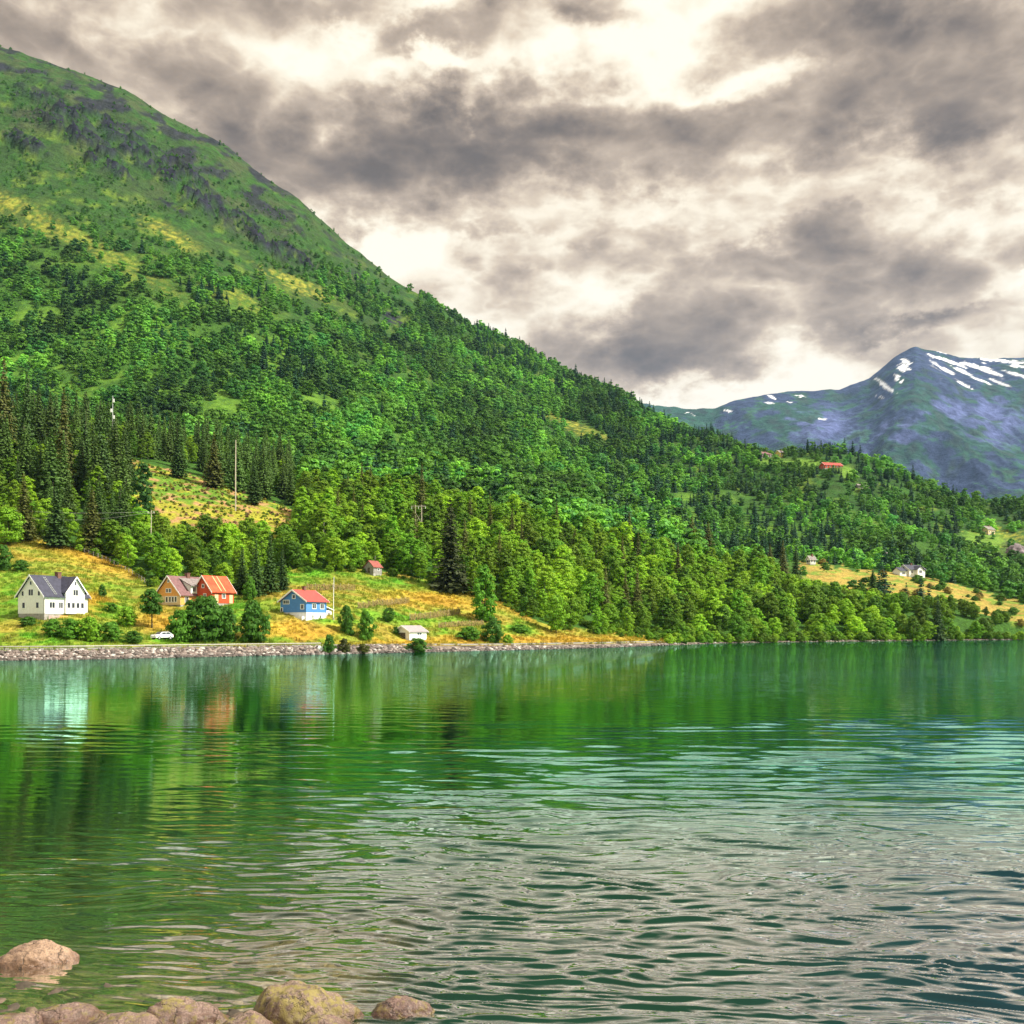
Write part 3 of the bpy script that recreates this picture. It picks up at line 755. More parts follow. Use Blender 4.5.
HAND = [
 (205,641,46,'bush',G_D,60,'largest dark green bush in front of the orange house and red barn'),
 (180,641,32,'bush',G_M,30,'green bush just right of the parked white car'),
 (226,641,36,'bush',G_D,30,'dark bush overlapping the right end of the largest bush by the road'),
 (254,641,41,'bush',G_D,40,'dark rounded bush standing alone between the barn and the blue house'),
 (152,628,40,'stem',G_D,27,'small dark round tree on a bare stem left of the orange house'),
 (127,626,20,'bush',G_B,24,'pale green rounded bush in the ochre meadow right of the white house'),
 (102,597,13,'bush',G_D,10,'tiny dark bush alone in the meadow right of the white house'),
 (112,612,10,'bush',G_M,16,'low green bush in the meadow above the pale rounded bush'),
 (52,636,18,'bush',G_M,26,'green shrub below the terrace of the white house'),
 (70,638,20,'bush',G_M,30,'green shrub under the right corner of the white house'),
 (90,640,24,'bush',G_B,30,'bright shrub right of the white house and above the road'),
 (110,641,20,'bush',G_M,30,'shrub in the middle of the roadside row right of the white house'),
 (132,643,13,'bush',G_D,24,'low dark shrub at the right end of the roadside row near the car'),
 (28,626,10,'bush',G_D,24,'low dark shrub at the left corner of the white house'),
 (4,570,26,'bush',G_D,22,'dark bush at the edge of the frame above the white house'),
 (22,571,12,'bush',G_D,20,'low dark bush in the bright meadow above the white house'),
 (485,622,58,'poplar',(.10,.26,.016),30,'tall poplar shaped tree standing free in the ochre meadow'),
 (493,642,26,'bush',G_D,26,'dark shrub at the foot of the free standing poplar shaped tree'),
 (470,640,14,'bush',G_M,30,'low pale shrub left of the dark shrub under the poplar shaped tree'),
 (508,644,10,'bush',G_B,14,'small bright shrub on the shore right of the poplar shaped tree'),
 (347,634,29,'bush',G_D,18,'left one of the two upright green bushes right of the blue house'),
 (366,639,29,'bush',G_M,20,'right one of the two upright green bushes right of the blue house'),
 (388,622,15,'round',G_D,16,'small young tree on the bright lawn above the white garage'),
 (396,634,8,'bush',G_D,10,'little dark bush at the back corner of the white garage'),
 (329,653,19,'bush',G_D,14,'upright green bush on the stony shore below the blue house'),
 (344,652,14,'bush',(.06,.07,.015),16,'brownish bush on the shore right of the upright green one'),
 (363,653,10,'bush',(.08,.09,.015),18,'low brown green shrub on the shore between two bushes'),
 (418,653,15,'bush',G_D,26,'dense low bush on the shoreline in front of the white garage'),
 (312,612,0,None,None,0,None),
 (556,633,40,'round',G_B,28,'bright rounded tree at the left end of the belt above the grassy point'),
 (525,612,16,'bush',G_M,14,'low green shrub in the ochre meadow right of the poplar shaped tree'),
 (520,632,8,'bush',G_M,24,'low shrub row below the ochre slope left of the bright rounded tree'),
 (450,591,93,'spruce',(.040,.054,.016),50,'tallest dark brownish spruce, broad to the ground above the meadow'),
 (422,540,78,'spruce',SPB,22,'tall spruce rising out of the birches behind the two pole pylon'),
 (470,540,44,'spruce',SPB,18,'narrow spruce behind and right of the tallest dark spruce'),
 (512,560,52,'spruce',SPB,20,'brownish spruce among the bright birches right of the tallest dark spruce'),
 (692,552,36,'spruce',SPB,24,'left spruce of the dark clump at the top of the bright tree belt'),
 (676,548,30,'spruce',SP,20,'dark spruce left of the clump at the top of the bright tree belt'),
 (708,556,34,'spruce',SPB,22,'right spruce of the dark clump at the top of the bright tree belt'),
 (575,560,32,'spruce',SPB,18,'dark spruce in the bright belt above the rounded tree on the point'),
 (770,580,36,'spruce',SPB,18,'left dark spruce of the row above the bright shore trees'),
 (783,582,42,'spruce',SPB,18,'tallest dark spruce of the row above the bright shore trees'),
 (796,582,36,'spruce',SP,18,'right dark spruce of the row above the bright shore trees'),
 (757,575,24,'spruce',SPB,14,'short brown spruce left of the row above the bright shore trees'),
 (873,600,32,'spruce',SP,20,'dark conifer at the left edge of the ochre slope below the far villa'),
 (938,640,46,'spruce',G_DD,18,'dark spruce among the shore trees below the far villa'),
 (884,604,16,'spruce',SP,10,'small dark conifer at the foot of the ochre slope below the far villa'),
 (940,588,9,'spruce',SP,7,'tiny dark conifer alone on the ochre meadow right of the far villa'),
 (893,606,12,'spruce',SP,8,'short dark conifer right of the small one below the far villa'),
 (242,594,48,'spruce',SP,22,'dark spruce just right of the red barn'),
 (256,596,56,'spruce',SP,24,'tall dark spruce between the red barn and the blue house'),
 (270,594,62,'spruce',SP,26,'tallest dark spruce left of the blue house'),
 (282,590,44,'spruce',G_DD,20,'dark spruce at the meadow edge just above the blue house'),
 (250,600,24,'bush',G_M,16,'small pale bush in front of the dark spruces by the blue house'),
 (4,470,112,'spruce',SPB,34,'tall brownish spruce cut by the frame edge above the white house'),
 (27,478,108,'spruce',SP,30,'second tall spruce from the frame edge above the white house'),
 (64,500,114,'spruce',SPB,34,'tallest broad spruce in the middle of the stand above the white house'),
 (84,492,88,'spruce',SP,28,'dark spruce between the two tallest of the stand above the white house'),
 (101,505,108,'spruce',SP,30,'tall spruce just left of the antenna mast'),
 (24,540,66,'spruce',SPB,34,'broad low spruce in front of the stand near the frame edge'),
 (56,548,70,'spruce',SP,36,'broad front spruce in the middle of the stand above the meadow'),
 (92,552,66,'spruce',SPB,34,'broad front spruce under the antenna mast'),
 (120,545,60,'spruce',SP,28,'front spruce at the right end of the stand above the meadow'),
 (178,478,52,'spruce',SP,22,'dark spruce on the crest at the middle of the felled slope'),
 (214,488,56,'spruce',SPB,28,'broad tall spruce on the crest left of the tall bare pole'),
 (254,505,52,'spruce',SP,22,'dark spruce on the crest right of the tall bare pole'),
 (8,545,38,'round',G_B,40,'bright round tree at the frame edge under the spruce stand'),
 (142,530,68,'birch',(.04,.12,.02),28,'feathery green tree at the left edge of the felled slope'),
]
for (px, py, hp, kd, tn, wp, lb) in HAND:
    if kd: hand(px, py, hp, kd, tn, lab=lb, wpx=wp)

# the belts, on jittered grids
def grid_pts(x0, x1, y0, y1, cell):
    gx_, gy_ = np.meshgrid(np.arange(x0, x1, cell), np.arange(y0, y1, cell))
    gx_ = gx_.ravel() + (rng.random(gx_.size) - .5) * cell * .9
    gy_ = gy_.ravel() + (rng.random(gy_.size) - .5) * cell * .9
    z = H(gx_, gy_); px, py = pix(gx_, gy_, z)
    return gx_, gy_, z, px, py
x, y, z, px, py = grid_pts(-360, 330, 178, 540, 6.4)
shoreY = np.interp(px, PX, Ysh)
keep = (px > -60) & (px < 1090) & (z > .3) & (y > shoreY + 2)
keep &= np.where(px < 672, py < TLine(px) - 1, True)
keep &= (clear_cut(px, py) < .5) & (right_meadow(px, py) < .5)
keep &= ~((px > 1000) & (py > 624)) & ~((px > 520) & (px < 668) & (py > 634))
# a gap at the foot of the birch grove
keep &= ~((px > 690) & (px < 735) & (py > 607) & (py < 616))
far_pts = []
nb_n = fbm(x / 30, y / 30, 3, 91)
tb = tint_bright(len(x))
for i in np.nonzero(keep)[0]:
    a, b_, q, e = x[i], y[i], px[i], py[i]
    above = e < BTop(q)
    left_stand = (q < 132 and e < TLine(q) - 14 and e < 548)
    crest = (128 <= q < 292 and e <= np.interp(q, [100,125,150,200,240,290], [452,456,465,476,492,508]) and b_ < 520)
    if left_stand:
        if e > 470 or rng.random() < .75:
            if rng.random() < .52:
                s_ = rng.random()
                add_cand(a, b_, 'spruce', (12 + 16 * s_) * (1.0 if e < 520 else .8), np.array(SP) * (.8 + .9 * rng.random()) + np.array((.016, .010, 0)) * rng.random(), .85 + .3 * rng.random())
            elif rng.random() < .62:
                add_cand(a, b_, 'birch', 9 + 6 * rng.random(), tb[i] * .85, 1)
        continue
    if crest:
        if rng.random() < .42: add_cand(a, b_, 'spruce', 14 + 11 * rng.random(), np.array(SP) * (1.0 + .8 * rng.random()) + np.array((.02, .016, 0)) * rng.random(), .75 + .3 * rng.random())
        elif rng.random() < .4: add_cand(a, b_, 'birch', 7 + 5 * rng.random(), tb[i] * .7, 1)
        continue
    if above: continue
    if q < 300:            # thicket above the houses
        if rng.random() < .75:
            kd = 'round' if rng.random() < .6 else 'birch'
            hh = 6.5 + 4.5 * rng.random()
            if e < 545 and q > 150: hh = 5 + 2 * rng.random()
            add_cand(a, b_, kd, hh, tb[i] * (.72 + .28 * (nb_n[i] > 0)), 1.0)
    elif q < 690:
        edge = e > TLine(q) - 14
        kd = 'birch' if rng.random() < (.72 if q < 560 else .5) else 'round'
        hh = (8 + 8 * rng.random()) if kd == 'birch' else (6.5 + 6 * rng.random())
        if edge: hh *= .8
        if rng.random() < .12: continue
        if rng.random() < .05 and not edge: add_cand(a, b_, 'spruce', 12 + 6 * rng.random(), np.array(SPB) * (.9 + .5 * rng.random()), .85)
        else: add_cand(a, b_, kd, hh, tb[i] * (1.0 if nb_n[i] > -.1 else .72), 1.0 + .15 * rng.random())
    else:
        shore_row = b_ < shoreY[i] + 24
        kd = 'round' if (shore_row or rng.random() < .6) else 'birch'
        hh = (4.5 + 6 * rng.random()) if shore_row else ((10.5 + 5 * rng.random()) if kd == 'birch' else 8.5 + 4 * rng.random())
        if q > 880: hh *= .92
        if e < 600 and q > 840: hh *= .62
        mb_ = np.interp(q, [780, 820, 850, 900, 950, 1000], [572, 582, 588, 593, 597, 607])
        if q > 790: hh = min(hh, (e - mb_) * b_ / F * (.85 + .3 * rng.random()))
        if hh < 2.2: continue
        dk = .72 if (q > 900 and rng.random() < .8) else 1.0
        if rng.random() < .9: add_cand(a, b_, kd, hh, tb[i] * dk * (1.0 if nb_n[i] > -.12 else .75), 1.05)
print('near candidates', len(NEARC))

# how much of each is seen from the shore opposite: front to back, crown outlines over one another
occ = np.zeros((1024, 1024), bool)
NEARC.sort(key=lambda c: c['y'])
for c in NEARC:
    var = VAR[c['kind']][c['v']]
    q, e = pix(c['x'], c['y'], c['z']); s_ = c['h'] / var[2]
    hw = var[3] * s_ * c['w'] / c['y'] * F; hp = c['h'] / c['y'] * F
    c['px'], c['py'], c['hp'] = float(q), float(e), float(hp)
    x0, x1 = int(max(0, q - hw)), int(min(1023, q + hw)); y0, y1 = int(max(0, e - hp)), int(min(1023, e))
    c['vis'] = 0
    if x1 <= x0 or y1 <= y0: continue
    yy_, xx_ = np.mgrid[y0:y1 + 1, x0:x1 + 1]
    if c['kind'] == 'spruce': msk = np.abs(xx_ - q) < hw * (yy_ - (e - hp)) / hp
    else: msk = ((xx_ - q) / hw) ** 2 + ((yy_ - (e - hp * .52)) / (hp * .5)) ** 2 < 1
    sub = occ[y0:y1 + 1, x0:x1 + 1]
    c['vis'] = int((msk & ~sub).sum())
    sub |= msk
hands = [c for c in NEARC if c['lab']]
oth = sorted([c for c in NEARC if not c['lab']], key=lambda c: -c['vis'])
broad = [c for c in oth if c['kind'] in ('round', 'birch')]
spr = [c for c in oth if c['kind'] == 'spruce']
nb_hand = sum(1 for c in hands if c['kind'] in ('round', 'birch'))
sel = hands + [c for c in broad[:298 - nb_hand] if c['vis'] > 6] + [c for c in spr[:150] if c['vis'] > 6]
selid = set(id(c) for c in sel)
rest = [c for c in NEARC if id(c) not in selid]
print('individual', len(sel), 'rest', len(rest))

# labels: zone, row and looks, made unique by rank where several still agree
KN = {'round': ('broadleaf_tree', 'tree'), 'birch': ('birch_tree', 'tree'), 'bush': ('bush', 'bush'), 'stem': ('broadleaf_tree', 'tree'), 'poplar': ('poplar_tree', 'tree'), 'spruce': ('spruce_tree', 'spruce')}
def zone_of(c):
    q, e = c['px'], c['py']
    if c['kind'] == 'spruce':
        if q < 45: return 'at the frame edge above the white house'
        if q < 92: return 'in the spruce stand above the white house'
        if q < 135: return 'right end of the spruce stand above the white house'
        if q < 200: return 'on the crest left of the tall bare pole'
        if q < 300: return 'on the crest around the tall bare pole'
        return 'in the bright belt above the meadow'
    if q < 150 and e < 520: return 'in the spruce stand above the white house'
    if q < 120: return 'in the thicket under the spruces'
    if q < 180: return 'in the thicket above the orange house'
    if q < 240: return 'in the thicket above the red barn'
    if q < 300: return 'between the felled slope and the blue house'
    if q < 365: return 'in the belt above the blue house'
    if q < 440: return 'in the belt above the small grey shed'
    if q < 500: return 'in the belt behind the poplar shaped tree'
    if q < 560: return 'in the belt above the ochre slope'
    if q < 620: return 'above the grassy point'
    if q < 680: return 'behind the tip of the grassy point'
    if q < 740: return 'on the shore past the grassy point'
    if q < 800: return 'below the row of dark spruces'
    if q < 860: return 'on the shore left of the far villa'
    if q < 930: return 'below the far villa'
    return 'at the end of the wooded shore'
def look(c):
    g = c['tint'][1]
    if c['kind'] == 'spruce':
        return ('brownish ' if c['tint'][0] > .042 else 'dark ') + ('tall ' if c['h'] > 21 else 'short ' if c['h'] < 16 else '') + 'spruce'
    colr = 'pale green' if g > .2 else ('deep green' if g < .14 else 'green')
    sh = 'round' if c['kind'] == 'round' else 'slender'
    return ('tall ' if c['h'] > 13 else '') + colr + ' ' + sh + ' tree'
ORD = ['leftmost', 'second leftmost', 'third leftmost'] + [q_ + ' from left' for q_ in ('fourth', 'fifth', 'sixth', 'seventh', 'eighth', 'ninth', 'tenth', 'eleventh', 'twelfth', 'thirteenth', 'fourteenth', 'fifteenth', 'sixteenth', 'seventeenth', 'eighteenth')]
buck = {}
for c in sel:
    if c['lab']: continue
    row = ''
    if c['kind'] != 'spruce':
        if c['px'] > 672 and c['y'] < np.interp(c['px'], PX, Ysh) + 12: row = 'by the water '
        elif c['px'] < 672 and c['py'] > TLine(c['px']) - 8: row = 'by the meadow edge '
    c['row'] = row; c['base'] = look(c)
    buck.setdefault((c['base'], row, zone_of(c)), []).append(c)
for (bs, row, zn), lst in buck.items():
    lst.sort(key=lambda c: c['px'])
    for i, c in enumerate(lst):
        s_ = bs + ' ' + row + zn
        if len(lst) == 2: s_ = ('left ' if i == 0 else 'right ') + s_
        elif len(lst) > 2: s_ = (ORD[min(i, len(ORD) - 1)] + ' ' if i < len(lst) - 1 else 'rightmost ') + s_ if i in (0, len(lst) - 1) else ORD[min(i, len(ORD) - 1)] + ' ' + s_
        c['lab'] = ' '.join(s_.split()) if len(s_.split()) <= 16 else ' '.join(s_.replace('round ', '').replace('slender ', '').split()[:16])
GRP = {'poplar': 'broadleaf trees of the wooded belt', 'stem': 'broadleaf trees of the wooded belt', 'round': 'broadleaf trees of the wooded belt', 'birch': 'birches of the wooded belt', 'bush': 'bushes around the meadow and shore', 'spruce': 'spruces on the slope'}
EMAX = {}
for c in sel:
    nm, ct = KN[c['kind']]
    me_c, me_t, Ht, rx = VAR[c['kind']][c['v']]
    r_ = thing(nm, c['lab'], ct, (c['x'], c['y'], c['z'] - .15), c['rot'], GRP[c['kind']])
    s_ = c['h'] / Ht
    r_.scale = (s_ * c['w'], s_ * c['w'], s_)
    o = link('crown', me_c, r_); o['tint'] = c['tint']
    if c['hp'] > 14 or c['kind'] == 'bush': link('trunk' if c['kind'] != 'bush' else 'stem', me_t, r_)

# ------------------------------------------------------------------ the countless trees
def scatter(name, pts, sc, rot, idx, tint, cname, label):
    me = bpy.data.meshes.new(name)
    me.vertices.add(len(pts)); me.vertices.foreach_set('co', np.asarray(pts, np.float32).ravel())
    for nm, ty, key, arr in (('sc', 'FLOAT_VECTOR', 'vector', sc), ('rz', 'FLOAT', 'value', rot), ('idx', 'INT', 'value', idx), ('tint', 'FLOAT_VECTOR', 'vector', tint)):
        a_ = me.attributes.new(nm, ty, 'POINT')
        a_.data.foreach_set(key, np.asarray(arr, np.int32 if ty == 'INT' else np.float32).ravel())
    o = link(name, me)
    ng = bpy.data.node_groups.new(name, 'GeometryNodeTree')
    ng.interface.new_socket('Geometry', in_out='INPUT', socket_type='NodeSocketGeometry')
    ng.interface.new_socket('Geometry', in_out='OUTPUT', socket_type='NodeSocketGeometry')
    N = ng.nodes; L = ng.links
    gi = N.new('NodeGroupInput'); go = N.new('NodeGroupOutput')
    iop = N.new('GeometryNodeInstanceOnPoints')
    ci = N.new('GeometryNodeCollectionInfo'); ci.inputs['Collection'].default_value = bpy.data.collections[cname]
    ci.inputs['Separate Children'].default_value = True; ci.inputs['Reset Children'].default_value = True
    def na(nm, ty):
        n = N.new('GeometryNodeInputNamedAttribute'); n.data_type = ty; n.inputs['Name'].default_value = nm
        return n.outputs['Attribute']
    L.new(gi.outputs[0], iop.inputs['Points']); L.new(ci.outputs[0], iop.inputs['Instance'])
    iop.inputs['Pick Instance'].default_value = True
    L.new(na('idx', 'INT'), iop.inputs['Instance Index']); L.new(na('sc', 'FLOAT_VECTOR'), iop.inputs['Scale'])
    cx = N.new('ShaderNodeCombineXYZ'); L.new(na('rz', 'FLOAT'), cx.inputs[2]); L.new(cx.outputs[0], iop.inputs['Rotation'])
    L.new(iop.outputs[0], go.inputs[0])
    md = o.modifiers.new('scatter', 'NODES'); md.node_group = ng
    return tag(o, label, 'forest', kind='stuff')
def make_coll(cname, meshes):
    c = bpy.data.collections.new(cname)
    for i, m_ in enumerate(meshes):
        c.objects.link(bpy.data.objects.new('%s_%02d' % (cname, i), m_))
kinds = ['round', 'birch', 'bush', 'spruce', 'stem', 'poplar']; offk = {}; ml = []
for k_ in kinds:
    offk[k_] = len(ml); ml += [v_[0] for v_ in VAR[k_]]
make_coll('belt_trees', ml)
make_coll('slope_trees', [mesh_np('slope_tree', vf[0], vf[1], m_) for vf, m_ in FARV])
if rest:
    sc_ = [(c['h'] / VAR[c['kind']][c['v']][2] * c['w'],) * 2 + (c['h'] / VAR[c['kind']][c['v']][2],) for c in rest]
    scatter('belt_forest', [(c['x'], c['y'], c['z'] - .2) for c in rest], sc_, [c['rot'] for c in rest], [offk[c['kind']] + c['v'] for c in rest], [c['tint'] for c in rest], 'belt_trees',
            'dense mass of trees filling the wooded belt behind the shore')

# undergrowth at the feet of the belt and along its waterline
ux, uy, uz, uq, ue = grid_pts(-330, 330, 178, 420, 2.5)
uS = np.interp(ux / uy * F + 512, PX, Ysh)
uk = np.where(uq < 672, (ue < TLine(uq) + 1.5) & (ue > TLine(uq) - 11), (uy > uS + .3) & (uy < uS + 13)) & (uq > -40) & (uq < 1060) & (uy > uS + .3) & (uq > 40)
uk &= ~((uq > 1003) & (uy > uS + 4)) & (rng.random(len(ux)) < .55)
ux, uy, uz = ux[uk], uy[uk], uz[uk]; un = len(ux)
us = rng.uniform(.18, .62, un) * np.where(ux / uy * F + 512 > 668, 1.5, 1)
scatter('undergrowth', np.stack([ux, uy, uz - .1], 1), np.stack([us * 1.15, us * 1.15, us], 1), rng.random(un) * 6.28, offk['bush'] + rng.integers(0, 5, un), tint_bright(un) * .75, 'belt_trees', 'low leafy undergrowth at the foot of the wooded belt and along its waterline')
x1, y1, z1, q1, e1 = grid_pts(-560, 620, 380, 640, 6.2)
x2, y2, z2, q2, e2 = grid_pts(-1000, 1000, 640, 1720, 7.4)
x = np.concatenate([x1, x2]); y = np.concatenate([y1, y2]); z = np.concatenate([z1, z2]); px = np.concatenate([q1, q2]); py = np.concatenate([e1, e2])
ridgeY = np.interp(px, PX, Yr)
hor = height_over_ridge(px, py)
j_ = fbm(x / 40, y / 40, 3, 61)
opn = union(OPEN, px, py, j_ * 1.6, .35)
n_ = fbm(x / 70, y / 70, 4, 71); nn = fbm(x / 16, y / 16, 2, 73)
ok = (px > -70) & (px < 1100) & (y < ridgeY + 40) & (py < BTop(px) + 2) & (right_meadow(px, py) < .5) & (clear_cut(px, py) < .5)
ok &= ~((px < 300) & (y < 520)) & ~((px < 132) & (y < 470))
# tree line: dense below, scattered shrubs above
tl = np.interp(px, [-60, 0, 100, 200, 300, 360, 420, 500], [215, 232, 250, 278, 285, 285, 296, 340])
up = sm(10, -45, py - tl)                     # 1 = open fell
dens_ = .95 - up * .62 + up * np.where(n_ > .04, .5, 0) 
dens_ *= np.where(px > 420, 1, sm(-4, 22, hor) * .9 + .1)
dens_ *= 1 - opn * .9
gap_ = fbm(x / 48, y / 75, 4, 211)
dens_ *= 1 - .85 * sm(.14, .30, gap_)
st_ = fbm(px / 36 + py / 80, py / 15 - px / 52, 4, 141)
dens_ *= np.where(px < 480, 1 - .75 * sm(.12, .3, st_) * sm(420, 330, py), 1)
ok &= rng.random(len(x)) < dens_
x, y, z, px, py, n_, nn, up, hor = [v[ok] for v in (x, y, z, px, py, n_, nn, up, hor)]
N_ = len(x)
cf = fbm(x / 55, y / 55, 4, 171)
pc = .015 + .5 * sm(.2, .4, cf)                                          # conifer clusters
pc = np.where((px > 600) & (px < 960), .08 + .8 * sm(-.0, .22, cf), pc)
pc = np.maximum(pc, np.where((px > 470) & (px < 680) & (hor < 14), .3, 0))
pc = np.maximum(pc, ell(px, py, 225, 300, 40, 8, 10) * .8); pc = np.maximum(pc, ell(px, py, 280, 360, 40, 20, 20) * .7)
pc = np.where((px < 380) & (py < 270), pc * .2, pc)
con = rng.random(N_) < pc
idx = np.where(con, 6 + rng.integers(0, 4, N_), np.where(rng.random(N_) < .7, rng.integers(0, 6, N_), 10 + rng.integers(0, 3, N_)))
hs = np.where(con, .75 + .5 * rng.random(N_), .75 + .55 * rng.random(N_)) * (1 - .62 * up) * np.where(y < 640, 1.1, 1.0)
hs *= np.where((px > 680), .86, 1.12) * (.62 + .9 * rng.random(N_) ** 1.6)
sc = np.stack([hs * (1.0 + .25 * rng.random(N_)), hs * (1.0 + .25 * rng.random(N_)), hs], 1)
u = rng.random(N_)[:, None]
cb = np.array((.042, .170, .038)) * (1 - u) + np.array((.140, .320, .034)) * u
cb = cb * (.68 + .64 * rng.random(N_))[:, None] * (1 + 1.7 * np.clip(fbm(x / 70, y / 110, 4, 191), -.35, .4))[:, None]
warm = sm(-.1, .35, n_)[:, None]; cb = cb * (1 - .55 * warm) + np.array((.10, .25, .018)) * .55 * warm
cb = cb * (1 - .45 * up[:, None]) + np.array((.05, .145, .018)) * .45 * up[:, None]
cs_ = np.array((.016, .062, .026)) * (.75 + .7 * rng.random(N_))[:, None]
tint = np.where(con[:, None], cs_, cb)
scatter('hillside_forest', np.stack([x, y, z - .3], 1), sc, rng.random(N_) * 6.28, idx, tint, 'slope_trees', 'mixed forest covering the steep mountain side up to the tree line')
print('slope trees', N_)
# ------------------------------------------------------------------ buildings
M_white = simple('white_boards', (.78, .77, .74), .6, .07, 2)
M_trim = simple('white_trim', (.82, .81, .78), .5, .04, 2)
M_slate = simple('slate_roof', (.045, .045, .070), .6, .3, 1.5, bump=.4)
M_brown = simple('red_brown_roof', (.17, .085, .085), .7, .3, 1.5, bump=.4)
M_greyr = simple('grey_worn_roof', (.20, .17, .16), .8, .35, 1.5)
M_redr = simple('bright_red_roof', (.36, .06, .045), .65, .25, 1.2)
M_rust = simple('worn_orange_roof', (.52, .075, .028), .7, .35, .8)
M_pinkr = simple('pinkish_red_roof', (.50, .065, .055), .6, .15, 2)
M_orange = simple('orange_boards', (.72, .34, .09), .7, .12, 2)
M_cream = simple('cream_boards', (.66, .50, .28), .7, .1, 2)
M_redw = simple('red_boards', (.52, .075, .025), .7, .2, 2)
M_blue = simple('blue_boards', (.075, .22, .52), .65, .12, 2)
M_plaster = simple('white_plaster', (.74, .73, .72), .8, .12, 1.5)
M_conc = simple('grey_foundation', (.33, .31, .28), .9, .25, 2)
M_brick = simple('chimney_brick', (.16, .08, .06), .9, .3, 5)
M_greyw = simple('grey_wood', (.27, .25, .23), .85, .3, 3)
M_wood = simple('pale_wood', (.46, .40, .31), .8, .3, 3)
M_dwood = simple('dark_wood', (.10, .075, .055), .85, .3, 3)
M_metal = simple('galvanised_metal', (.50, .51, .50), .45, .15, 4, .5, .6)
M_glass, t, p = mat('window_glass')
p.inputs['Base Color'].default_value = (.03, .035, .045, 1); p.inputs['Roughness'].default_value = .08; p.inputs['Specular IOR Level'].default_value = .6
M_yel = simple('yellow_boards', (.62, .47, .12), .7, .1, 2)

def window(par, org, u, n, ww, hh, mull=1, frame=None):
    """ORG: centre on the wall, U: along the wall, N: outward"""
    u = Vector(u); n = Vector(n); zv = Vector((0, 0, 1)); org = Vector(org)
    def bar(mb, a0, a1, b0, b1, d0, d1):
        pts = [org + u * a + zv * b + n * d0 for a, b in ((a0, b0), (a1, b0), (a1, b1), (a0, b1))]
        mb.prism(pts, n * (d1 - d0))
    fw = .13
    f = MB()
    bar(f, -ww/2 - fw, -ww/2, -hh/2 - fw, hh/2 + fw, .004, .08); bar(f, ww/2, ww/2 + fw, -hh/2 - fw, hh/2 + fw, .004, .08)
    bar(f, -ww/2, ww/2, hh/2, hh/2 + fw, .004, .08); bar(f, -ww/2, ww/2, -hh/2 - fw, -hh/2, .004, .08)
    for i in range(mull):
        c = -ww/2 + ww * (i + 1) / (mull + 1)
        bar(f, c - .04, c + .04, -hh/2, hh/2, .004, .06)
    o = f.build('window', frame or M_trim, par)
    g = MB(); bar(g, -ww/2, ww/2, -hh/2, hh/2, .006, .03)
    g.build('pane', M_glass, o)
    return o

def gable_walls(mb, l, w, z0, zh, rise, x0=None):
    x0 = -l / 2 if x0 is None else x0
    mb.prism([(x0, -w/2, z0), (x0, w/2, z0), (x0, w/2, zh), (x0, 0, zh + rise), (x0, -w/2, zh)], (l, 0, 0))
def gable_roof(mb, l, w, zh, rise, ov=.45, th=.16, side=None):
    sl_ = rise / (w / 2); oy = ov
    for s_ in (-1, 1):
        if side and s_ not in side: continue
        pts = [(-l/2 - ov, 0, zh + rise + .02), (-l/2 - ov, s_ * (w/2 + oy), zh - sl_ * oy + .02), (-l/2 - ov, s_ * (w/2 + oy), zh - sl_ * oy + th + .02), (-l/2 - ov, 0, zh + rise + th * 1.2 + .02)]
        mb.prism(pts, (l + 2 * ov, 0, 0))
def barge(mb, l, w, zh, rise, ov=.45, th=.16):
    """pale boards along the gable slopes"""
    sl_ = rise / (w / 2)
    for e in (-1, 1):
        x0 = e * (l/2 + ov); dx = .06 * e
        for s_ in (-1, 1):
            a = (x0 + dx * .1, 0, zh + rise + th * 1.2 + .05); b_ = (x0 + dx * .1, s_ * (w/2 + ov + .03), zh - sl_ * (ov + .03) + th + .05)
            mb.prism([a, b_, (b_[0], b_[1], b_[2] - .34), (a[0], a[1], a[2] - .36)], (dx, 0, 0))

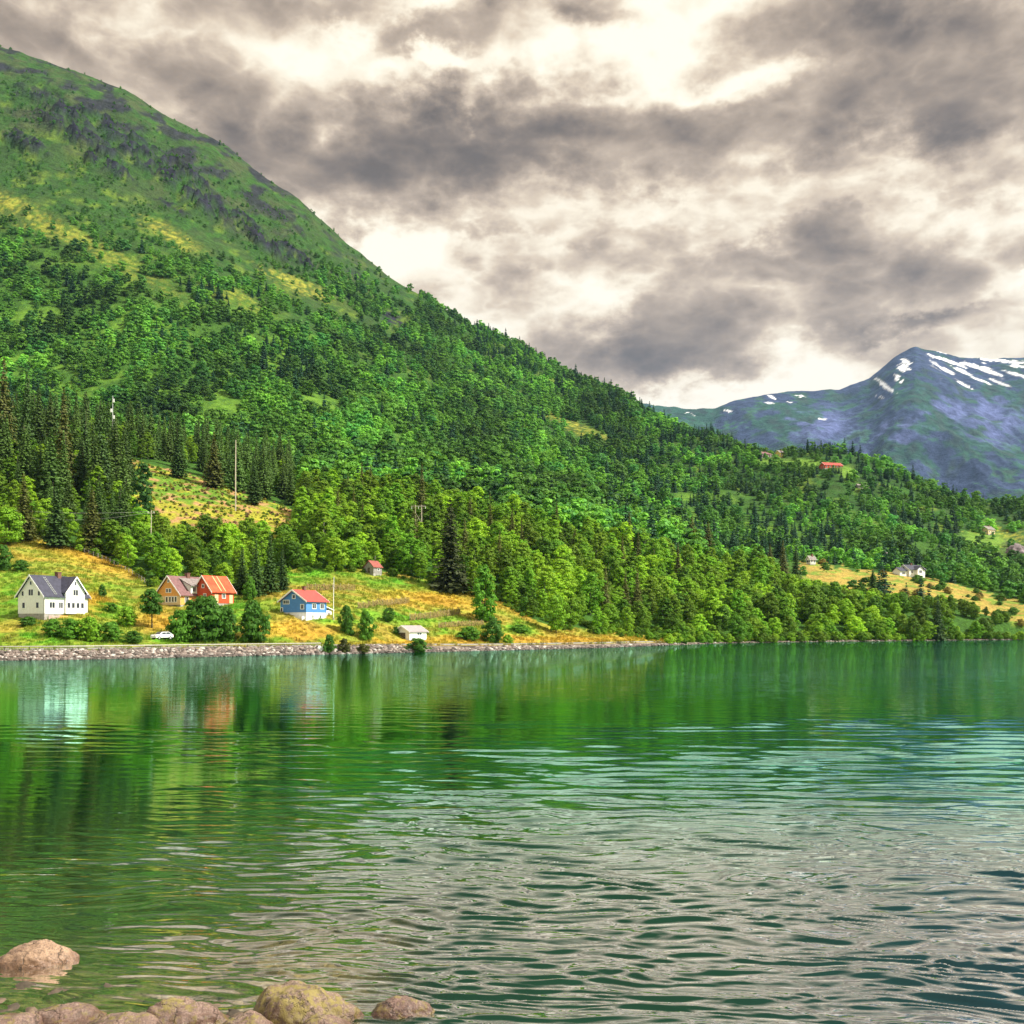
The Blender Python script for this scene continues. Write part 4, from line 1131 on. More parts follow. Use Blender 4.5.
def house(name, label, loc, rz, l, w, fh, wh, rise, wall, roof, found=M_conc, wins=(), chim=None, doors=(), ov=.45, cat='house', trim=M_trim, deep=4.0, frame=None):
    """X along the ridge, -Y the long front, -X the near gable; the wall starts FH above the ground point"""
    r = thing(name, label, cat, loc, rz)
    if found:
        m_ = MB(); m_.box(-l/2 + .06, l/2 - .06, -w/2 + .06, w/2 - .06, -deep, fh); m_.build('foundation', found, r)
    m_ = MB(); gable_walls(m_, l, w, fh + .003, fh + wh, rise); m_.build('wall', wall, r)
    m_ = MB(); gable_roof(m_, l, w, fh + wh, rise, ov); ro = m_.build('roof', roof, r)
    if trim:
        m_ = MB(); barge(m_, l, w, fh + wh, rise, ov); m_.build('barge_board', trim, r)
    if chim:
        cx, cw = chim
        m_ = MB(); zt = fh + wh + rise
        m_.box(cx - cw/2, cx + cw/2, -cw/2, cw/2, zt - .5, zt + .9); m_.box(cx - cw/2 - .08, cx + cw/2 + .08, -cw/2 - .08, cw/2 + .08, zt + .902, zt + 1.05)
        m_.build('chimney', M_brick, ro)
    for (fc, u_, z_, ww, hh, mu) in wins:
        o, uv, nv = face(fc, u_, fh + z_, l, w)
        window(r, o, uv, nv, ww, hh, mu, frame)
    for (fc, u_, z0, ww, hh, dm) in doors:
        o, uv, nv = face(fc, u_, z0 + hh/2, l, w)
        d_ = MB(); uu = Vector(uv); nn_ = Vector(nv); oo = Vector(o)
        d_.prism([oo + uu * a + Vector((0, 0, b_)) + nn_ * .004 for a, b_ in ((-ww/2, -hh/2), (ww/2, -hh/2), (ww/2, hh/2), (-ww/2, hh/2))], nn_ * .05)
        dd = d_.build('door', dm, r)
        h_ = MB(); c0 = oo + uu * (ww * .35) + nn_ * .055; h_.prism([c0 + uu * a + Vector((0, 0, b_)) for a, b_ in ((-.06, -.05), (.06, -.05), (.06, .05), (-.06, .05))], nn_ * .05); h_.build('handle', M_metal, dd)
    return r
def face(fc, u_, z_, l, w):
    if fc == 'F': return (u_, -w/2, z_), (1, 0, 0), (0, -1, 0)
    if fc == 'L': return (-l/2, -u_, z_), (0, -1, 0), (-1, 0, 0)
    if fc == 'R': return (l/2, u_, z_), (0, 1, 0), (1, 0, 0)
    return (-u_, w/2, z_), (-1, 0, 0), (0, 1, 0)
def corner_to_centre(c, rz, l, w, lx=-1, wy=-1):
    v = Matrix.Rotation(rz, 3, 'Z') @ Vector((lx * l/2, wy * w/2, 0))
    return Vector((c.x - v.x, c.y - v.y, c.z))
def at(px, y, zadd=0.0):
    x = (px - 512) / F * y
    return Vector((x, y, float(H(x, y)) + zadd))
def atp(px, py, y):
    return Vector(((px - 512) / F * y, y, zz(y, py)))

# white house above the road: near corner at pixel bearing 44
rz = R(66); l, w_ = 11.0, 7.4
c = corner_to_centre(gpt(44.2, 620.5), rz, l, w_)
wins = [('L', -2.05, 1.7, .75, 1.1, 0), ('L', 1.85, 1.7, .75, 1.1, 0), ('L', 0, 4.3, 1.25, 1.2, 1), ('L', -2.3, 4.1, .6, .9, 0), ('L', 2.3, 4.1, .6, .9, 0), ('L', 0, 6.2, .5, .7, 0),
        ('F', -3.6, 1.75, 1.25, 1.15, 1), ('F', -1.45, 1.75, .95, 1.15, 1)]
wh_ = house('white_house', 'white two storey wooden house with dark slate roof and front cross gable above the road', c, rz, l, w_, 1.35, 3.75, 3.95, M_white, M_slate, M_conc, wins, (1.2, .9))
m_ = MB(); x0, x1, yf = -.6, 4.3, -w_/2 - .5
z0, z1 = 1.36, 1.35 + 4.6
m_.prism([(x0, yf, z0), (x1, yf, z0), (x1, yf, z1), ((x0 + x1)/2, yf, z1 + 2.95), (x0, yf, z1)], (0, w_/2 + .4, 0))
m_.build('cross_gable', M_white, wh_)
m_ = MB(); mid = (x0 + x1) / 2; hw = (x1 - x0) / 2; s_ = 2.95 / hw
for e in (-1, 1):
    ee = hw + .4
    m_.prism([(mid, yf - .4, z1 + 2.97), (mid + e * ee, yf - .4, z1 + 2.95 - s_ * ee + .02), (mid + e * ee, yf - .4, z1 + 2.95 - s_ * ee + .2), (mid, yf - .4, z1 + 3.17)], (0, w_/2 + .85, 0))
m_.build('gable_roof', M_slate, wh_)
m_ = MB()
for e in (-1, 1):
    ee = hw + .44
    m_.prism([(mid, yf - .41, z1 + 3.2), (mid + e * ee, yf - .41, z1 + 2.95 - s_ * ee + .22), (mid + e * ee, yf - .41, z1 + 2.95 - s_ * ee - .12), (mid, yf - .41, z1 + 2.84)], (0, -.06, 0))
m_.build('gable_trim', M_trim, wh_)
for u_ in (-1.75, -.6, .6, 1.75): window(wh_, (mid + u_, yf, 1.35 + 1.75), (1, 0, 0), (0, -1, 0), .72, 1.05, 0)
window(wh_, (mid, yf, 1.35 + 4.4), (1, 0, 0), (0, -1, 0), 1.2, 1.15, 1)
window(wh_, (mid, yf, 1.35 + 6.3), (1, 0, 0), (0, -1, 0), .4, .8, 0)
m_ = MB(); m_.box(-5.4, -.7, yf - .7, -w_/2 - .01, -1.2, .15); m_.box(-5.4, -.7, yf - .7, yf - .62, .152, .95)
m_.build('terrace', simple('pinkish_terrace', (.46, .33, .31), .8, .2, 2), wh_)
m_ = MB(); m_.box(-2.8, -.75, yf - .72, yf - .701, -.6, .95); m_.build('terrace_panel', M_orange, wh_)
for u_ in (.4, 2.2): 
    m_ = MB(); m_.box(u_, u_ + 1.3, -w_/2 + .02, -w_/2 + .05, -.4, 1.0); m_.build('cellar_opening', M_dwood, wh_)
m_ = MB()
for q in np.linspace(0, 1, 9):
    yy_ = -.5 - 3.2 * q; zz_ = 1.35 + 3.75 + 3.95 * (1 + yy_ / (w_/2)) + .26
    m_.box(-2.9, -2.45, yy_ - .03, yy_ + .03, zz_, zz_ + .06)
for xx_ in (-2.92, -2.43):
    m_.tube([(xx_, -.4, 1.35 + 3.75 + 3.95 * (1 - .4 / (w_/2)) + .28), (xx_, -3.8, 1.35 + 3.75 + 3.95 * (1 - 3.8 / (w_/2)) + .28)], .05, 5)
m_.build('roof_ladder', M_metal, wh_)
m_ = MB(); m_.tube([(-l/2 - .06, -w_/2 - .06, 1.3), (-l/2 - .06, -w_/2 - .06, 5.0)], .07, 6); m_.tube([(l/2 + .05, -w_/2 - .06, 1.3), (l/2 + .05, -w_/2 - .06, 5.0)], .07, 6)
m_.build('downpipe', M_dwood, wh_)

# orange house with long shed dormer
rz = R(63); l, w_ = 9.4, 7.6
c = corner_to_centre(gpt(180.5, 607), rz, l, w_)
oh = house('orange_house', 'orange house with red brown roof and long white dormer beside the red barn', c, rz, l, w_, .5, 2.5, 4.1, M_orange, M_brown, M_conc,
           [('L', -.35, 3.3, .55, .8, 0), ('L', .55, 3.3, .55, .8, 0), ('L', 0, 5.5, .4, .5, 0), ('F', 3.0, 1.3, .9, 1.1, 1), ('F', -2.8, 1.2, 1.0, 1.2, 1)], (1.2, .9))
m_ = MB(); m_.box(-l/2 - .05, -l/2 - .003, -w_/2 - .02, w_/2 + .02, .5, 2.55); m_.build('lower_cladding', M_cream, oh)
for u_ in (-.4, .6, 1.5, 2.4): window(oh, (-l/2 - .05, -u_, 1.75), (0, -1, 0), (-1, 0, 0), .55, 1.15, 0)
m_ = MB(); m_.prism([(-1.6, -3.9, 3.2), (-1.6, -3.9, 5.0), (-1.6, -.6, 6.5), (-1.6, -.6, 5.2)], (5.6, 0, 0)); dm_ = m_.build('dormer', M_white, oh)
m_ = MB(); m_.prism([(-2.0, -4.4, 4.85), (-2.0, -4.4, 5.03), (-2.0, .1, 7.12), (-2.0, .1, 6.9)], (6.4, 0, 0)); m_.build('dormer_roof', M_greyr, dm_)
for u_ in (-.6, 1.2, 3.0): window(oh, (u_, -3.9, 4.15), (1, 0, 0), (0, -1, 0), 1.0, 1.05, 1)

# red barn
rz = R(58); l, w_ = 6.6, 6.0
c = corner_to_centre(gpt(212, 607), rz, l, w_)
rb = house('red_barn', 'red barn with bright worn orange red roof standing right of the orange house', c, rz, l, w_, .9, 2.9, 3.4, M_redw, M_rust, M_conc,
           [('F', .2, 1.7, .9, .9, 1), ('L', .6, 1.7, .8, .9, 1), ('L', 0, 4.0, .6, .7, 0)], None, [('F', -2.0, .9, 1.1, 2.0, M_cream), ('F', 2.4, .9, 1.0, 2.0, M_cream)], cat='barn')
m_ = MB()
for u_ in (-.9, .4): m_.prism([(u_, -.15, .9 + 2.9 + 3.4 - .15 + .24), (u_ + .32, -.15, 7.29), (u_ + .32, -3.3, .9 + 2.9 + 3.4 * (1 - 3.3/3) + .24), (u_, -3.3, .9 + 2.9 + 3.4 * (1 - 3.3/3) + .24)], (0, 0, .05))
m_.build('roof_patch', simple('bleached_roof_strip', (.60, .34, .16), .7, .2, 2), rb)

# blue house
rz = R(63); l, w_ = 7.4, 7.4
c = corner_to_centre(gpt(306.2, 621), rz, l, w_)
bh = house('blue_house', 'blue wooden house with pinkish red roof on white basement behind the flagpole', c, rz, l, w_, 1.95, 2.65, 2.35, M_blue, M_pinkr, M_plaster,
           [('F', -.9, 1.4, 1.25, 1.05, 1), ('F', 2.0, 1.4, 1.25, 1.05, 1), ('L', -2.0, 2.35, 1.6, .75, 2), ('L', .2, 3.55, .75, .75, 0), ('L', 2.6, 1.25, .8, .95, 0), ('L', -3.3, .6, .5, .8, 0)],
           (.2, .7), [], .5)
for u_ in (-1.3, 1.4):
    o, uv, nv = face('F', u_, 1.0, l, w_ - .12); window(bh, o, uv, nv, .45, .6, 0)
m_ = MB(); m_.box(-l/2 - 1.5, -l/2 + .05, .6, w_/2 - .1, .2, .42); m_.box(-l/2 - 1.5, -l/2 - 1.42, .6, w_/2 - .1, .422, 1.3)
for yy_ in (.7, 3.6): m_.box(-l/2 - 1.4, -l/2 - 1.28, yy_, yy_ + .12, -1.5, .198)
m_.build('veranda', M_dwood, bh)
m_ = MB(); m_.box(-l/2 - .9, -l/2 + .05, -3.2, -.3, -1.2, 1.0); m_.build('basement_wing', M_plaster, bh)
m_ = MB(); m_.box(l/2 + .02, l/2 + 3.4, -2.6, 1.6, -1.5, 2.5); an = m_.build('annex', M_plaster, bh)
m_ = MB(); m_.prism([(l/2 + .03, -3.0, 3.5), (l/2 + .03, -3.0, 3.66), (l/2 + 3.9, -3.0, 2.62), (l/2 + 3.9, -3.0, 2.46)], (0, 5.0, 0)); m_.build('annex_roof', M_trim, an)
window(bh, (l/2 + 1.0, -2.6, 1.5), (1, 0, 0), (0, -1, 0), .6, .6, 0)
m_ = MB(); m_.box(l/2 + 1.9, l/2 + 2.9, -2.66, -2.602, 0, 2.0); m_.build('door', M_greyw, an)

# white garage
rz = R(50); l, w_ = 5.6, 5.0
c = corner_to_centre(gpt(409.5, 641), rz, l, w_)
gr = house('white_garage', 'small low white garage with pale roof and dark double door near the water', c, rz, l, w_, .15, 2.0, 1.25, M_white, simple('pale_pinkish_roof', (.30, .255, .265), .7, .15, 2), M_conc,
           [('F', .4, 1.45, 1.4, .45, 1)], None, [('L', 0, .15, 2.3, 1.75, M_dwood)], .35, cat='garage', deep=2.5)

# grey shed at the wood's edge
rz = R(57); l, w_ = 3.8, 3.6
c = corner_to_centre(gpt(373.5, 576), rz, l, w_)
house('grey_shed', 'small weathered grey shed with red roof on stone footing at the wood edge', c, rz, l, w_, .9, 1.9, 1.7, M_greyw, simple('faded_red_roof', (.26, .075, .06), .8, .3, 2), M_conc,
      [('F', .3, 1.1, .6, .6, 0)], None, [('L', 0, .95, .9, 1.6, M_dwood)], .3, cat='shed', trim=None)

# houses farther off
def far_house(px, py, wpx, label, wall, roof, rz=.6, wh=3.0, rise=2.4, asp=.72, name='farmhouse', fnd=M_conc, y=None, wins=True, fh=.6):
    q = gpt(px, py) if y is None else at(px, y)
    tot = wpx * q.y / F
    l = tot / (math.cos(rz) + asp * math.sin(rz)); w_ = l * asp
    ws = []
    if wins:
        n_w = max(2, int(l / 3))
        for k_ in range(n_w): ws.append(('F', -l/2 + l * (k_ + .5) / n_w, wh * .5, 1.1, 1.15, 1))
        ws += [('L', -w_ * .22, wh * .5, 1.0, 1.1, 0), ('L', w_ * .22, wh * .5, 1.0, 1.1, 0)]
    return house(name, label, q + Vector((0, w_ * .6, .1)), rz, l, w_, fh, wh, rise, wall, roof, fnd, ws, (l * .15, .9) if wins else None, deep=6)
q = gpt(911, 577)
vl = house('white_villa', 'white villa with black roofs alone on the ochre slope above the wooded shore', q + Vector((2, 4, .3)), R(24), 10.5, 7, .8, 2.7, 2.2, M_white, M_slate, M_plaster,
           [('F', -3.6, 1.5, 1.4, 1.2, 1), ('F', 3.4, 1.5, 1.2, 1.2, 1), ('L', 0, 1.6, 1.6, 1.2, 1), ('L', 0, 3.6, .8, .8, 0)], (-.5, .8), deep=6)
m_ = MB(); m_.box(-1.9, 1.9, -5.6, -3.45, -5, 3.4); wg = m_.build('front_wing', M_white, vl)
m_ = MB()
for e in (-1, 1): m_.prism([(0, -6.1, 5.1), (e * 2.5, -6.1, 3.1), (e * 2.5, -6.1, 3.28), (0, -6.1, 5.32)], (0, 4.5, 0))
m_.build('wing_roof', M_slate, wg)
m_ = MB(); m_.prism([(-1.88, -5.58, 3.41), (1.88, -5.58, 3.41), (0, -5.58, 4.95)], (0, 2.0, 0)); m_.build('wing_gable', M_white, wg)
window(vl, (0, -5.6, 2.3), (1, 0, 0), (0, -1, 0), 1.6, 1.3, 1)
m_ = MB(); m_.box(-10.5, -5.6, -2.6, 2.2, -5, 2.6); gw = m_.build('side_wing', M_white, vl)
m_ = MB()
for e in (-1, 1): m_.prism([(-10.9, -.2, 4.3), (-10.9, -.2 + e * 2.9, 2.5), (-10.9, -.2 + e * 2.9, 2.66), (-10.9, -.2, 4.5)], (5.1, 0, 0))
m_.build('side_wing_roof', M_slate, gw)
m_ = MB(); m_.prism([(-10.48, -2.58, 2.61), (-10.48, 2.18, 2.61), (-10.48, -.2, 4.2)], (4.8, 0, 0)); m_.build('side_wing_gable', M_white, gw)
window(vl, (-8.2, -2.6, 1.5), (1, 0, 0), (0, -1, 0), 1.6, 1.1, 1)
far_house(765, 458, 16, 'dark brown house with pale end wall on the saddle of the wooded ridge', M_dwood, M_brown, .5, 3.2, 2.6)
far_house(781, 458, 10, 'small yellow house beside the crown of trees on the wooded ridge', M_yel, M_greyr, .7, 4.2, 2.4)
far_house(833, 469, 22, 'long low house with red roof among trees on the wooded ridge', M_redw, M_redr, .25, 2.6, 2.8, .5)
far_house(864, 489, 13, 'low grey roofed shed among trees on the right slope of the ridge', M_greyw, M_greyr, .15, 2.2, 1.4, .5, name='grey_barn', wins=False)
far_house(990, 535, 15, 'cream house with grey roof at the edge of the pale meadow on the right', M_cream, M_greyr, .6, 3.6, 2.6)
far_house(812, 565, 9, 'tiny grey roofed cabin half hidden by the bright trees left of the villa', M_white, M_greyr, .5, 2.2, 1.6, name='cabin')

# ------------------------------------------------------------------ road, guardrail, car
rp = np.arange(-420, 668, 4.0)
ya = np.interp(rp, PX, knY[3]) + 1.0; yb = np.interp(rp, PX, knY[4]) - .5
xa = (rp - 512) / F * ya; xb = (rp - 512) / F * yb
zr_ = np.maximum(H(xa, ya), H(xb, yb)) + .16
V = []; Fq = []
for i in range(len(rp)):
    V += [(xa[i], ya[i], zr_[i] - .5), (xa[i], ya[i], zr_[i]), (xb[i], yb[i], zr_[i]), (xb[i], yb[i], zr_[i] - .5)]
    if i:
        b0 = (i - 1) * 4; b1 = i * 4
        for k_ in range(3): Fq.append((b0 + k_, b0 + k_ + 1, b1 + k_ + 1, b1 + k_))
tag(link('road', mesh_np('road', V, Fq, simple('pale_asphalt', (.22, .215, .20), .9, .2, .8))), kind='structure')

gp = [at(px_, float(np.interp(px_, PX, knY[3])) + .5) for px_ in np.arange(-70, 322, 1.0)]
# even spacing along the rail
acc_ = [0.0]
for i in range(1, len(gp)): acc_.append(acc_[-1] + (gp[i] - gp[i-1]).length)
def along(s_):
    i = int(np.clip(np.searchsorted(acc_, s_), 1, len(gp) - 1)); f = (s_ - acc_[i-1]) / (acc_[i] - acc_[i-1] + 1e-9)
    return gp[i-1].lerp(gp[i], f)
def surf(q): return Vector((q.x, q.y, float(H(q.x, q.y))))
g0 = surf(along(0))
gt = thing('guardrail', 'long pale steel guardrail with short posts between the shore road and the stone bank', 'guardrail', g0)
V = []; Fq = []; n_ = int(acc_[-1] / 1.0)
for i in range(n_ + 1):
    q = surf(along(i * acc_[-1] / n_)) - g0
    for dy_, dz_ in ((-.06, .52), (-.11, .58), (-.06, .63), (-.11, .68), (-.06, .74), (0, .74), (0, .52)): V.append((q.x, q.y + dy_, q.z + dz_))
    if i:
        for k_ in range(7): k2 = (k_ + 1) % 7; Fq.append(((i-1)*7 + k_, i*7 + k_, i*7 + k2, (i-1)*7 + k2))
link('rail', mesh_np('rail', V, Fq, simple('weathered_pale_rail', (.42, .40, .35), .6, .2, 3)), gt)
npost = int(acc_[-1] / 4)
pm = MB(); pm.box(-.07, .07, .01, .13, -.5, .78); pme = None
for i in range(npost + 1):
    q = surf(along(i * acc_[-1] / npost)) - g0
    if pme is None: o = pm.build('post', M_dwood, gt); pme = o.data
    else: o = link('post', pme, gt)
    o.location = q

# white car by the largest bush
M_car, t, p = mat('white_car_paint'); p.inputs['Base Color'].default_value = (.8, .8, .79, 1); p.inputs['Roughness'].default_value = .25; p.inputs['Coat Weight'].default_value = .5
M_tyre = simple('tyre_rubber', (.02, .02, .02), .8, .2, 6)
c0 = atp(162, 639.5, 193)
dry = MB()
cz = max(c0.z, float(H(c0.x, c0.y)))
car = thing('parked_car', 'white car parked above the road at the left end of the largest dark bush', 'car', (c0.x, c0.y, cz), R(58))
prof = [(-2.05, .35), (-2.1, .75), (-1.95, .92), (-1.1, 1.0), (-.45, 1.46), (1.0, 1.5), (1.75, 1.05), (2.05, .95), (2.1, .4)]
me_b = MB(); me_b.prism([(a, -.82, b_) for a, b_ in prof], (0, 1.64, 0))
bo = me_b.build('body', M_car, car)
bv = bo.modifiers.new('b', 'BEVEL'); bv.width = .07; bv.segments = 3
for s_ in (-1, 1):
    m_ = MB(); m_.prism([(-.85, s_ * .822, 1.04), (-.4, s_ * .822, 1.38), (.25, s_ * .822, 1.40), (.25, s_ * .822, 1.04)], (0, s_ * .012, 0)); m_.build('side_window', M_glass, car)
    m_ = MB(); m_.prism([(.33, s_ * .822, 1.04), (.33, s_ * .822, 1.40), (.95, s_ * .822, 1.42), (1.5, s_ * .822, 1.06)], (0, s_ * .012, 0)); m_.build('side_window', M_glass, car)
m_ = MB(); m_.prism([(-1.06, -.66, 1.05), (-1.06, .66, 1.05), (-.52, .58, 1.44), (-.52, -.58, 1.44)], (-.03, 0, .03)); m_.build('windscreen', M_glass, car)
m_ = MB(); m_.prism([(1.12, -.6, 1.46), (1.12, .6, 1.46), (1.7, .66, 1.1), (1.7, -.66, 1.1)], (.02, 0, .03)); m_.build('rear_window', M_glass, car)
for xw in (-1.3, 1.3):
    for s_ in (-1, 1):
        m_ = MB(); m_.tube([(xw, s_ * .66, .33), (xw, s_ * .85, .33)], .33, 18); wl2 = m_.build('wheel', M_tyre, car)
        m_ = MB(); m_.tube([(xw, s_ * .851, .33), (xw, s_ * .87, .33)], .2, 12); m_.build('rim', M_metal, wl2)
for s_ in (-1, 1):
    m_ = MB(); m_.box(-2.13, -2.05, s_ * .6 - .16, s_ * .6 + .16, .68, .84); m_.build('headlight', M_metal, car)
    m_ = MB(); m_.box(2.06, 2.13, s_ * .62 - .14, s_ * .62 + .14, .7, .92); m_.build('tail_light', M_redr, car)

# ------------------------------------------------------------------ hay racks, fence, poles
M_hay = simple('drying_hay', (.22, .16, .055), .95, .5, 2.5, bump=.8)
def hay_rack(label, a, b_, ht=1.5):
    A = gpt(*a); B = gpt(*b_)
    L = (B - A).length; n_ = max(6, int(L / .5))
    r = thing('hay_drying_rack', label, 'hay rack', A, 0, 'hay drying racks on the meadow')
    rr = random.Random(int(a[0])); dr = (B - A); perp = Vector((-dr.y, dr.x, 0)).normalized()
    V = []; Fq = []; na_ = np.random.default_rng(int(a[0]))
    # hay hung over four wires: overlapping hanging wisps on both sides
    for tier in range(4):
        for i in range(int(L / .10)):
            f = na_.random(); q = A.lerp(B, f); q.z = float(H(q.x, q.y)); q = q - A
            zt = ht * (.32 + .23 * tier) * na_.uniform(.93, 1.06); ln = ht * na_.uniform(.22, .40)
            sd_ = 1 if na_.random() < .5 else -1; ot = .05 + .10 * na_.random(); ob = ot + na_.uniform(.02, .22)
            al = dr.normalized() * na_.uniform(.05, .11); sk_ = dr.normalized() * na_.normal() * .1
            t_ = q + perp * sd_ * ot; b2_ = q + perp * sd_ * ob + sk_
            k0 = len(V)
            for p_, z_ in ((t_ - al, zt), (t_ + al, zt), (b2_ + al * .6, zt - ln), (b2_ - al * .6, zt - ln)): V.append((p_.x, p_.y, p_.z + z_))
            Fq.append((k0, k0 + 1, k0 + 2, k0 + 3))
    link('hay', mesh_np('hay', V, Fq, M_hay, False), r)
    for i in range(int(L / 2.4) + 1):
        q = A.lerp(B, min(1, i * 2.4 / L)); q.z = float(H(q.x, q.y)); q = q - A
        m_ = MB(); m_.tube([(q.x, q.y, q.z - .4), (q.x + rr.uniform(-.06, .06), q.y, q.z + ht * 1.22)], .05, 6); m_.build('post', M_wood, r)
hay_rack('long hay rack crossing the meadow just above the blue house roof', (307, 590), (355, 591), 1.6)
hay_rack('hay rack above the small young tree and the bright lawn', (358, 609), (409, 603), 1.5)
hay_rack('hay rack in the middle of the meadow above the white garage', (410, 621), (460, 614), 1.6)
hay_rack('lowest hay rack running towards the poplar shaped tree', (439, 628), (484, 625), 1.3)

fa = [(52, 541), (75, 548), (98, 556), (118, 565), (136, 575), (150, 585)]
fq = []
for i in range(len(fa) - 1):
    for f in np.linspace(0, 1, 6)[:-1]: fq.append(gpt(fa[i][0] + (fa[i+1][0] - fa[i][0]) * f, fa[i][1] + (fa[i+1][1] - fa[i][1]) * f + 2))
ft = thing('pasture_fence', 'thin wooden post fence along the upper edge of the ochre meadow', 'fence', fq[0])
for q in fq:
    m_ = MB(); v_ = q - fq[0]; m_.tube([(v_.x, v_.y, v_.z - .4), (v_.x, v_.y, v_.z + 1.35)], .08, 6); m_.build('post', M_greyw, ft)
m_ = MB()
for h_ in (.55, 1.1): m_.tube([q - fq[0] + Vector((0, 0, h_)) for q in fq], .02, 4)
m_.build('wire', M_metal, ft)

def pole(label, px_, py_, toppx, rad, name='utility_pole', matr=M_wood, arm=False, y=None):
    q = gpt(px_, py_) if y is None else at(px_, y)
    h_ = (py_ - toppx) * q.y / F if y is None else zz(q.y, toppx) - q.z
    r = thing(name, label, 'pole', q)
    m_ = MB(); m_.tube([(0, 0, -1), (0, 0, h_ * .5), (.1, 0, h_)], [rad, rad * .85, rad * .6], 8); m_.build('shaft', matr, r)
    if arm:
        m_ = MB(); m_.box(-1.0, 1.0, -.08, .08, h_ - 1.0, h_ - .82); ar = m_.build('crossarm', matr, r)
        for u_ in (-.85, .85): 
            m_ = MB(); m_.tube([(u_, 0, h_ - .82), (u_, 0, h_ - .6), (u_, 0, h_ - .45)], [.06, .1, .05], 8); m_.build('insulator', M_trim, ar)
    return r, q, h_
pole('tall bare pale pole standing on the felled slope', 235.5, 511, 440, .26)
r, q, h_ = pole('grey mast with white antenna boxes rising from the spruce stand', 112.5, 478, 396, .22, 'antenna_mast', M_metal)
for (zf, sx_) in ((.92, .5), (.72, .55), (.66, .5), (.80, -.4)):
    m_ = MB(); m_.box(sx_ - .3 if sx_ > 0 else sx_ - .3, sx_ + .3, -.35, -.1, h_ * zf, h_ * zf + 1.3); m_.build('antenna_box', M_trim, r)
q = gpt(418.5, 540); q = at(418.5, 352)
hp_ = thing('power_pylon', 'two legged pale wooden power pylon among the birches below a tall spruce', 'pylon', q)
hz_ = zz(q.y, 505) - q.z
for s_ in (-1, 1):
    m_ = MB(); m_.tube([(s_ * 1.1, 0, -1), (s_ * 1.1, 0, hz_)], [.2, .13], 8); m_.build('leg', M_wood, hp_)
m_ = MB(); m_.box(-2.6, 2.6, -.1, .1, hz_ - .5, hz_ - .3); ar = m_.build('crossarm', M_wood, hp_)
for u_ in (-2.4, 0, 2.4):
    m_ = MB(); m_.tube([(u_, 0, hz_ - .5), (u_, 0, hz_ - 1.3)], [.08, .08], 6); m_.build('insulator', M_trim, ar)
m_ = MB(); m_.tube([(-1.1, .12, hz_ * .55), (1.1, .12, hz_ * .82)], .06, 5); m_.tube([(1.1, -.12, hz_ * .55), (-1.1, -.12, hz_ * .82)], .06, 5); m_.build('brace', M_wood, hp_)
r, q, h_ = pole('slim white flagpole beside the annex of the blue house', 333.5, 620, 577, .085, 'flagpole', M_trim)
m_ = MB(); m_.tube([(.1, 0, h_), (.1, 0, h_ + .12), (.1, 0, h_ + .22)], [.05, .13, .04], 8); m_.build('finial', M_yel, r)
m_ = MB(); m_.tube([(0, 0, -.3), (0, 0, .5)], .16, 8); m_.build('base', M_conc, r)
rA, qA, hA = pole('thin wooden line pole in the thicket at the lower edge of the felled slope', 151, 560, 510, .16, 'utility_pole', M_wood, True, y=288)
rB, qB, hB = pole('thin wooden line pole beyond the frame edge by the spruce stand', -66, 540, 500, .16, 'utility_pole', M_wood, True, y=296)
for k_, u_ in enumerate((-.85, .85)):
    A = qA + Vector((u_, 0, hA - .45)); B = qB + Vector((u_, 0, hB - .45))
    m_ = MB(); pts = []
    for f in np.linspace(0, 1, 25): pts.append(A.lerp(B, f) - Vector((0, 0, 4 * f * (1 - f) * (1.6 + 2.2 * k_))))
    m_.tube(pts, .045, 5)
    tag(m_.build('power_cable', M_metal), ['higher cable slung in front of the spruce stand above the meadow', 'lower sagging cable slung in front of the spruce stand'][k_], 'cable', 'cables of the power line')

# ------------------------------------------------------------------ stones
def ico(sub, seed, amp=.25, sq=(1, 1, .7), fr=1.1):
    import bmesh
    bm = bmesh.new(); bmesh.ops.create_icosphere(bm, subdivisions=sub, radius=1)
    V = np.array([v.co[:] for v in bm.verts]); Fc = np.array([[v.index for v in f.verts] for f in bm.faces]); bm.free()
    o_ = seed * 7.13
    n_ = fbm(V[:, 0] * fr + o_, V[:, 1] * fr + V[:, 2] * fr * 1.3 + o_, 3, seed) + fbm(V[:, 2] * fr + o_, V[:, 0] * fr - V[:, 1] * fr, 3, seed + 5)
    return V * (1 + amp * n_)[:, None] * np.array(sq), Fc
M_stone, t, p = mat('bank_stone')
at_ = t.new('ShaderNodeAttribute', attribute_name='tint', attribute_type='INSTANCER')
tcn = t.new('ShaderNodeTexCoord').outputs['Object']
k = t.maprange(t.noise(tcn, 2.5, 5, .65), .3, .7, .6, 1.4)
t.l.new(t.vm('MULTIPLY', at_.outputs['Color'], t.vec(k, k, k)), p.inputs['Base Color']); p.inputs['Roughness'].default_value = .85
make_coll('bank_stones', [mesh_np('bank_stone', *ico(2, 40 + i, .5, (1, .85, .72)), M_stone) for i in range(6)])
sr = np.random.default_rng(5)
n_ = 8000
sp_ = sr.uniform(-160, 668, n_)
u = sr.random(n_)
ys_ = np.interp(sp_, PX, Ysh) - .5 + 4.2 * u
xs_ = (sp_ - 512) / F * ys_
zs_ = H(xs_, ys_)
szs = .16 + .30 * sr.random(n_) ** 2.4
big = sm(60, 260, sp_) * .25; szs = szs * (1 + big)
kp = (zs_ > -.35) & ~((sp_ > 425) & (sp_ < 475) & (u > .5)) & ~((sp_ > 400) & (u > .72)) & ~((sp_ > 540) & (u > .5))
n2_ = 500
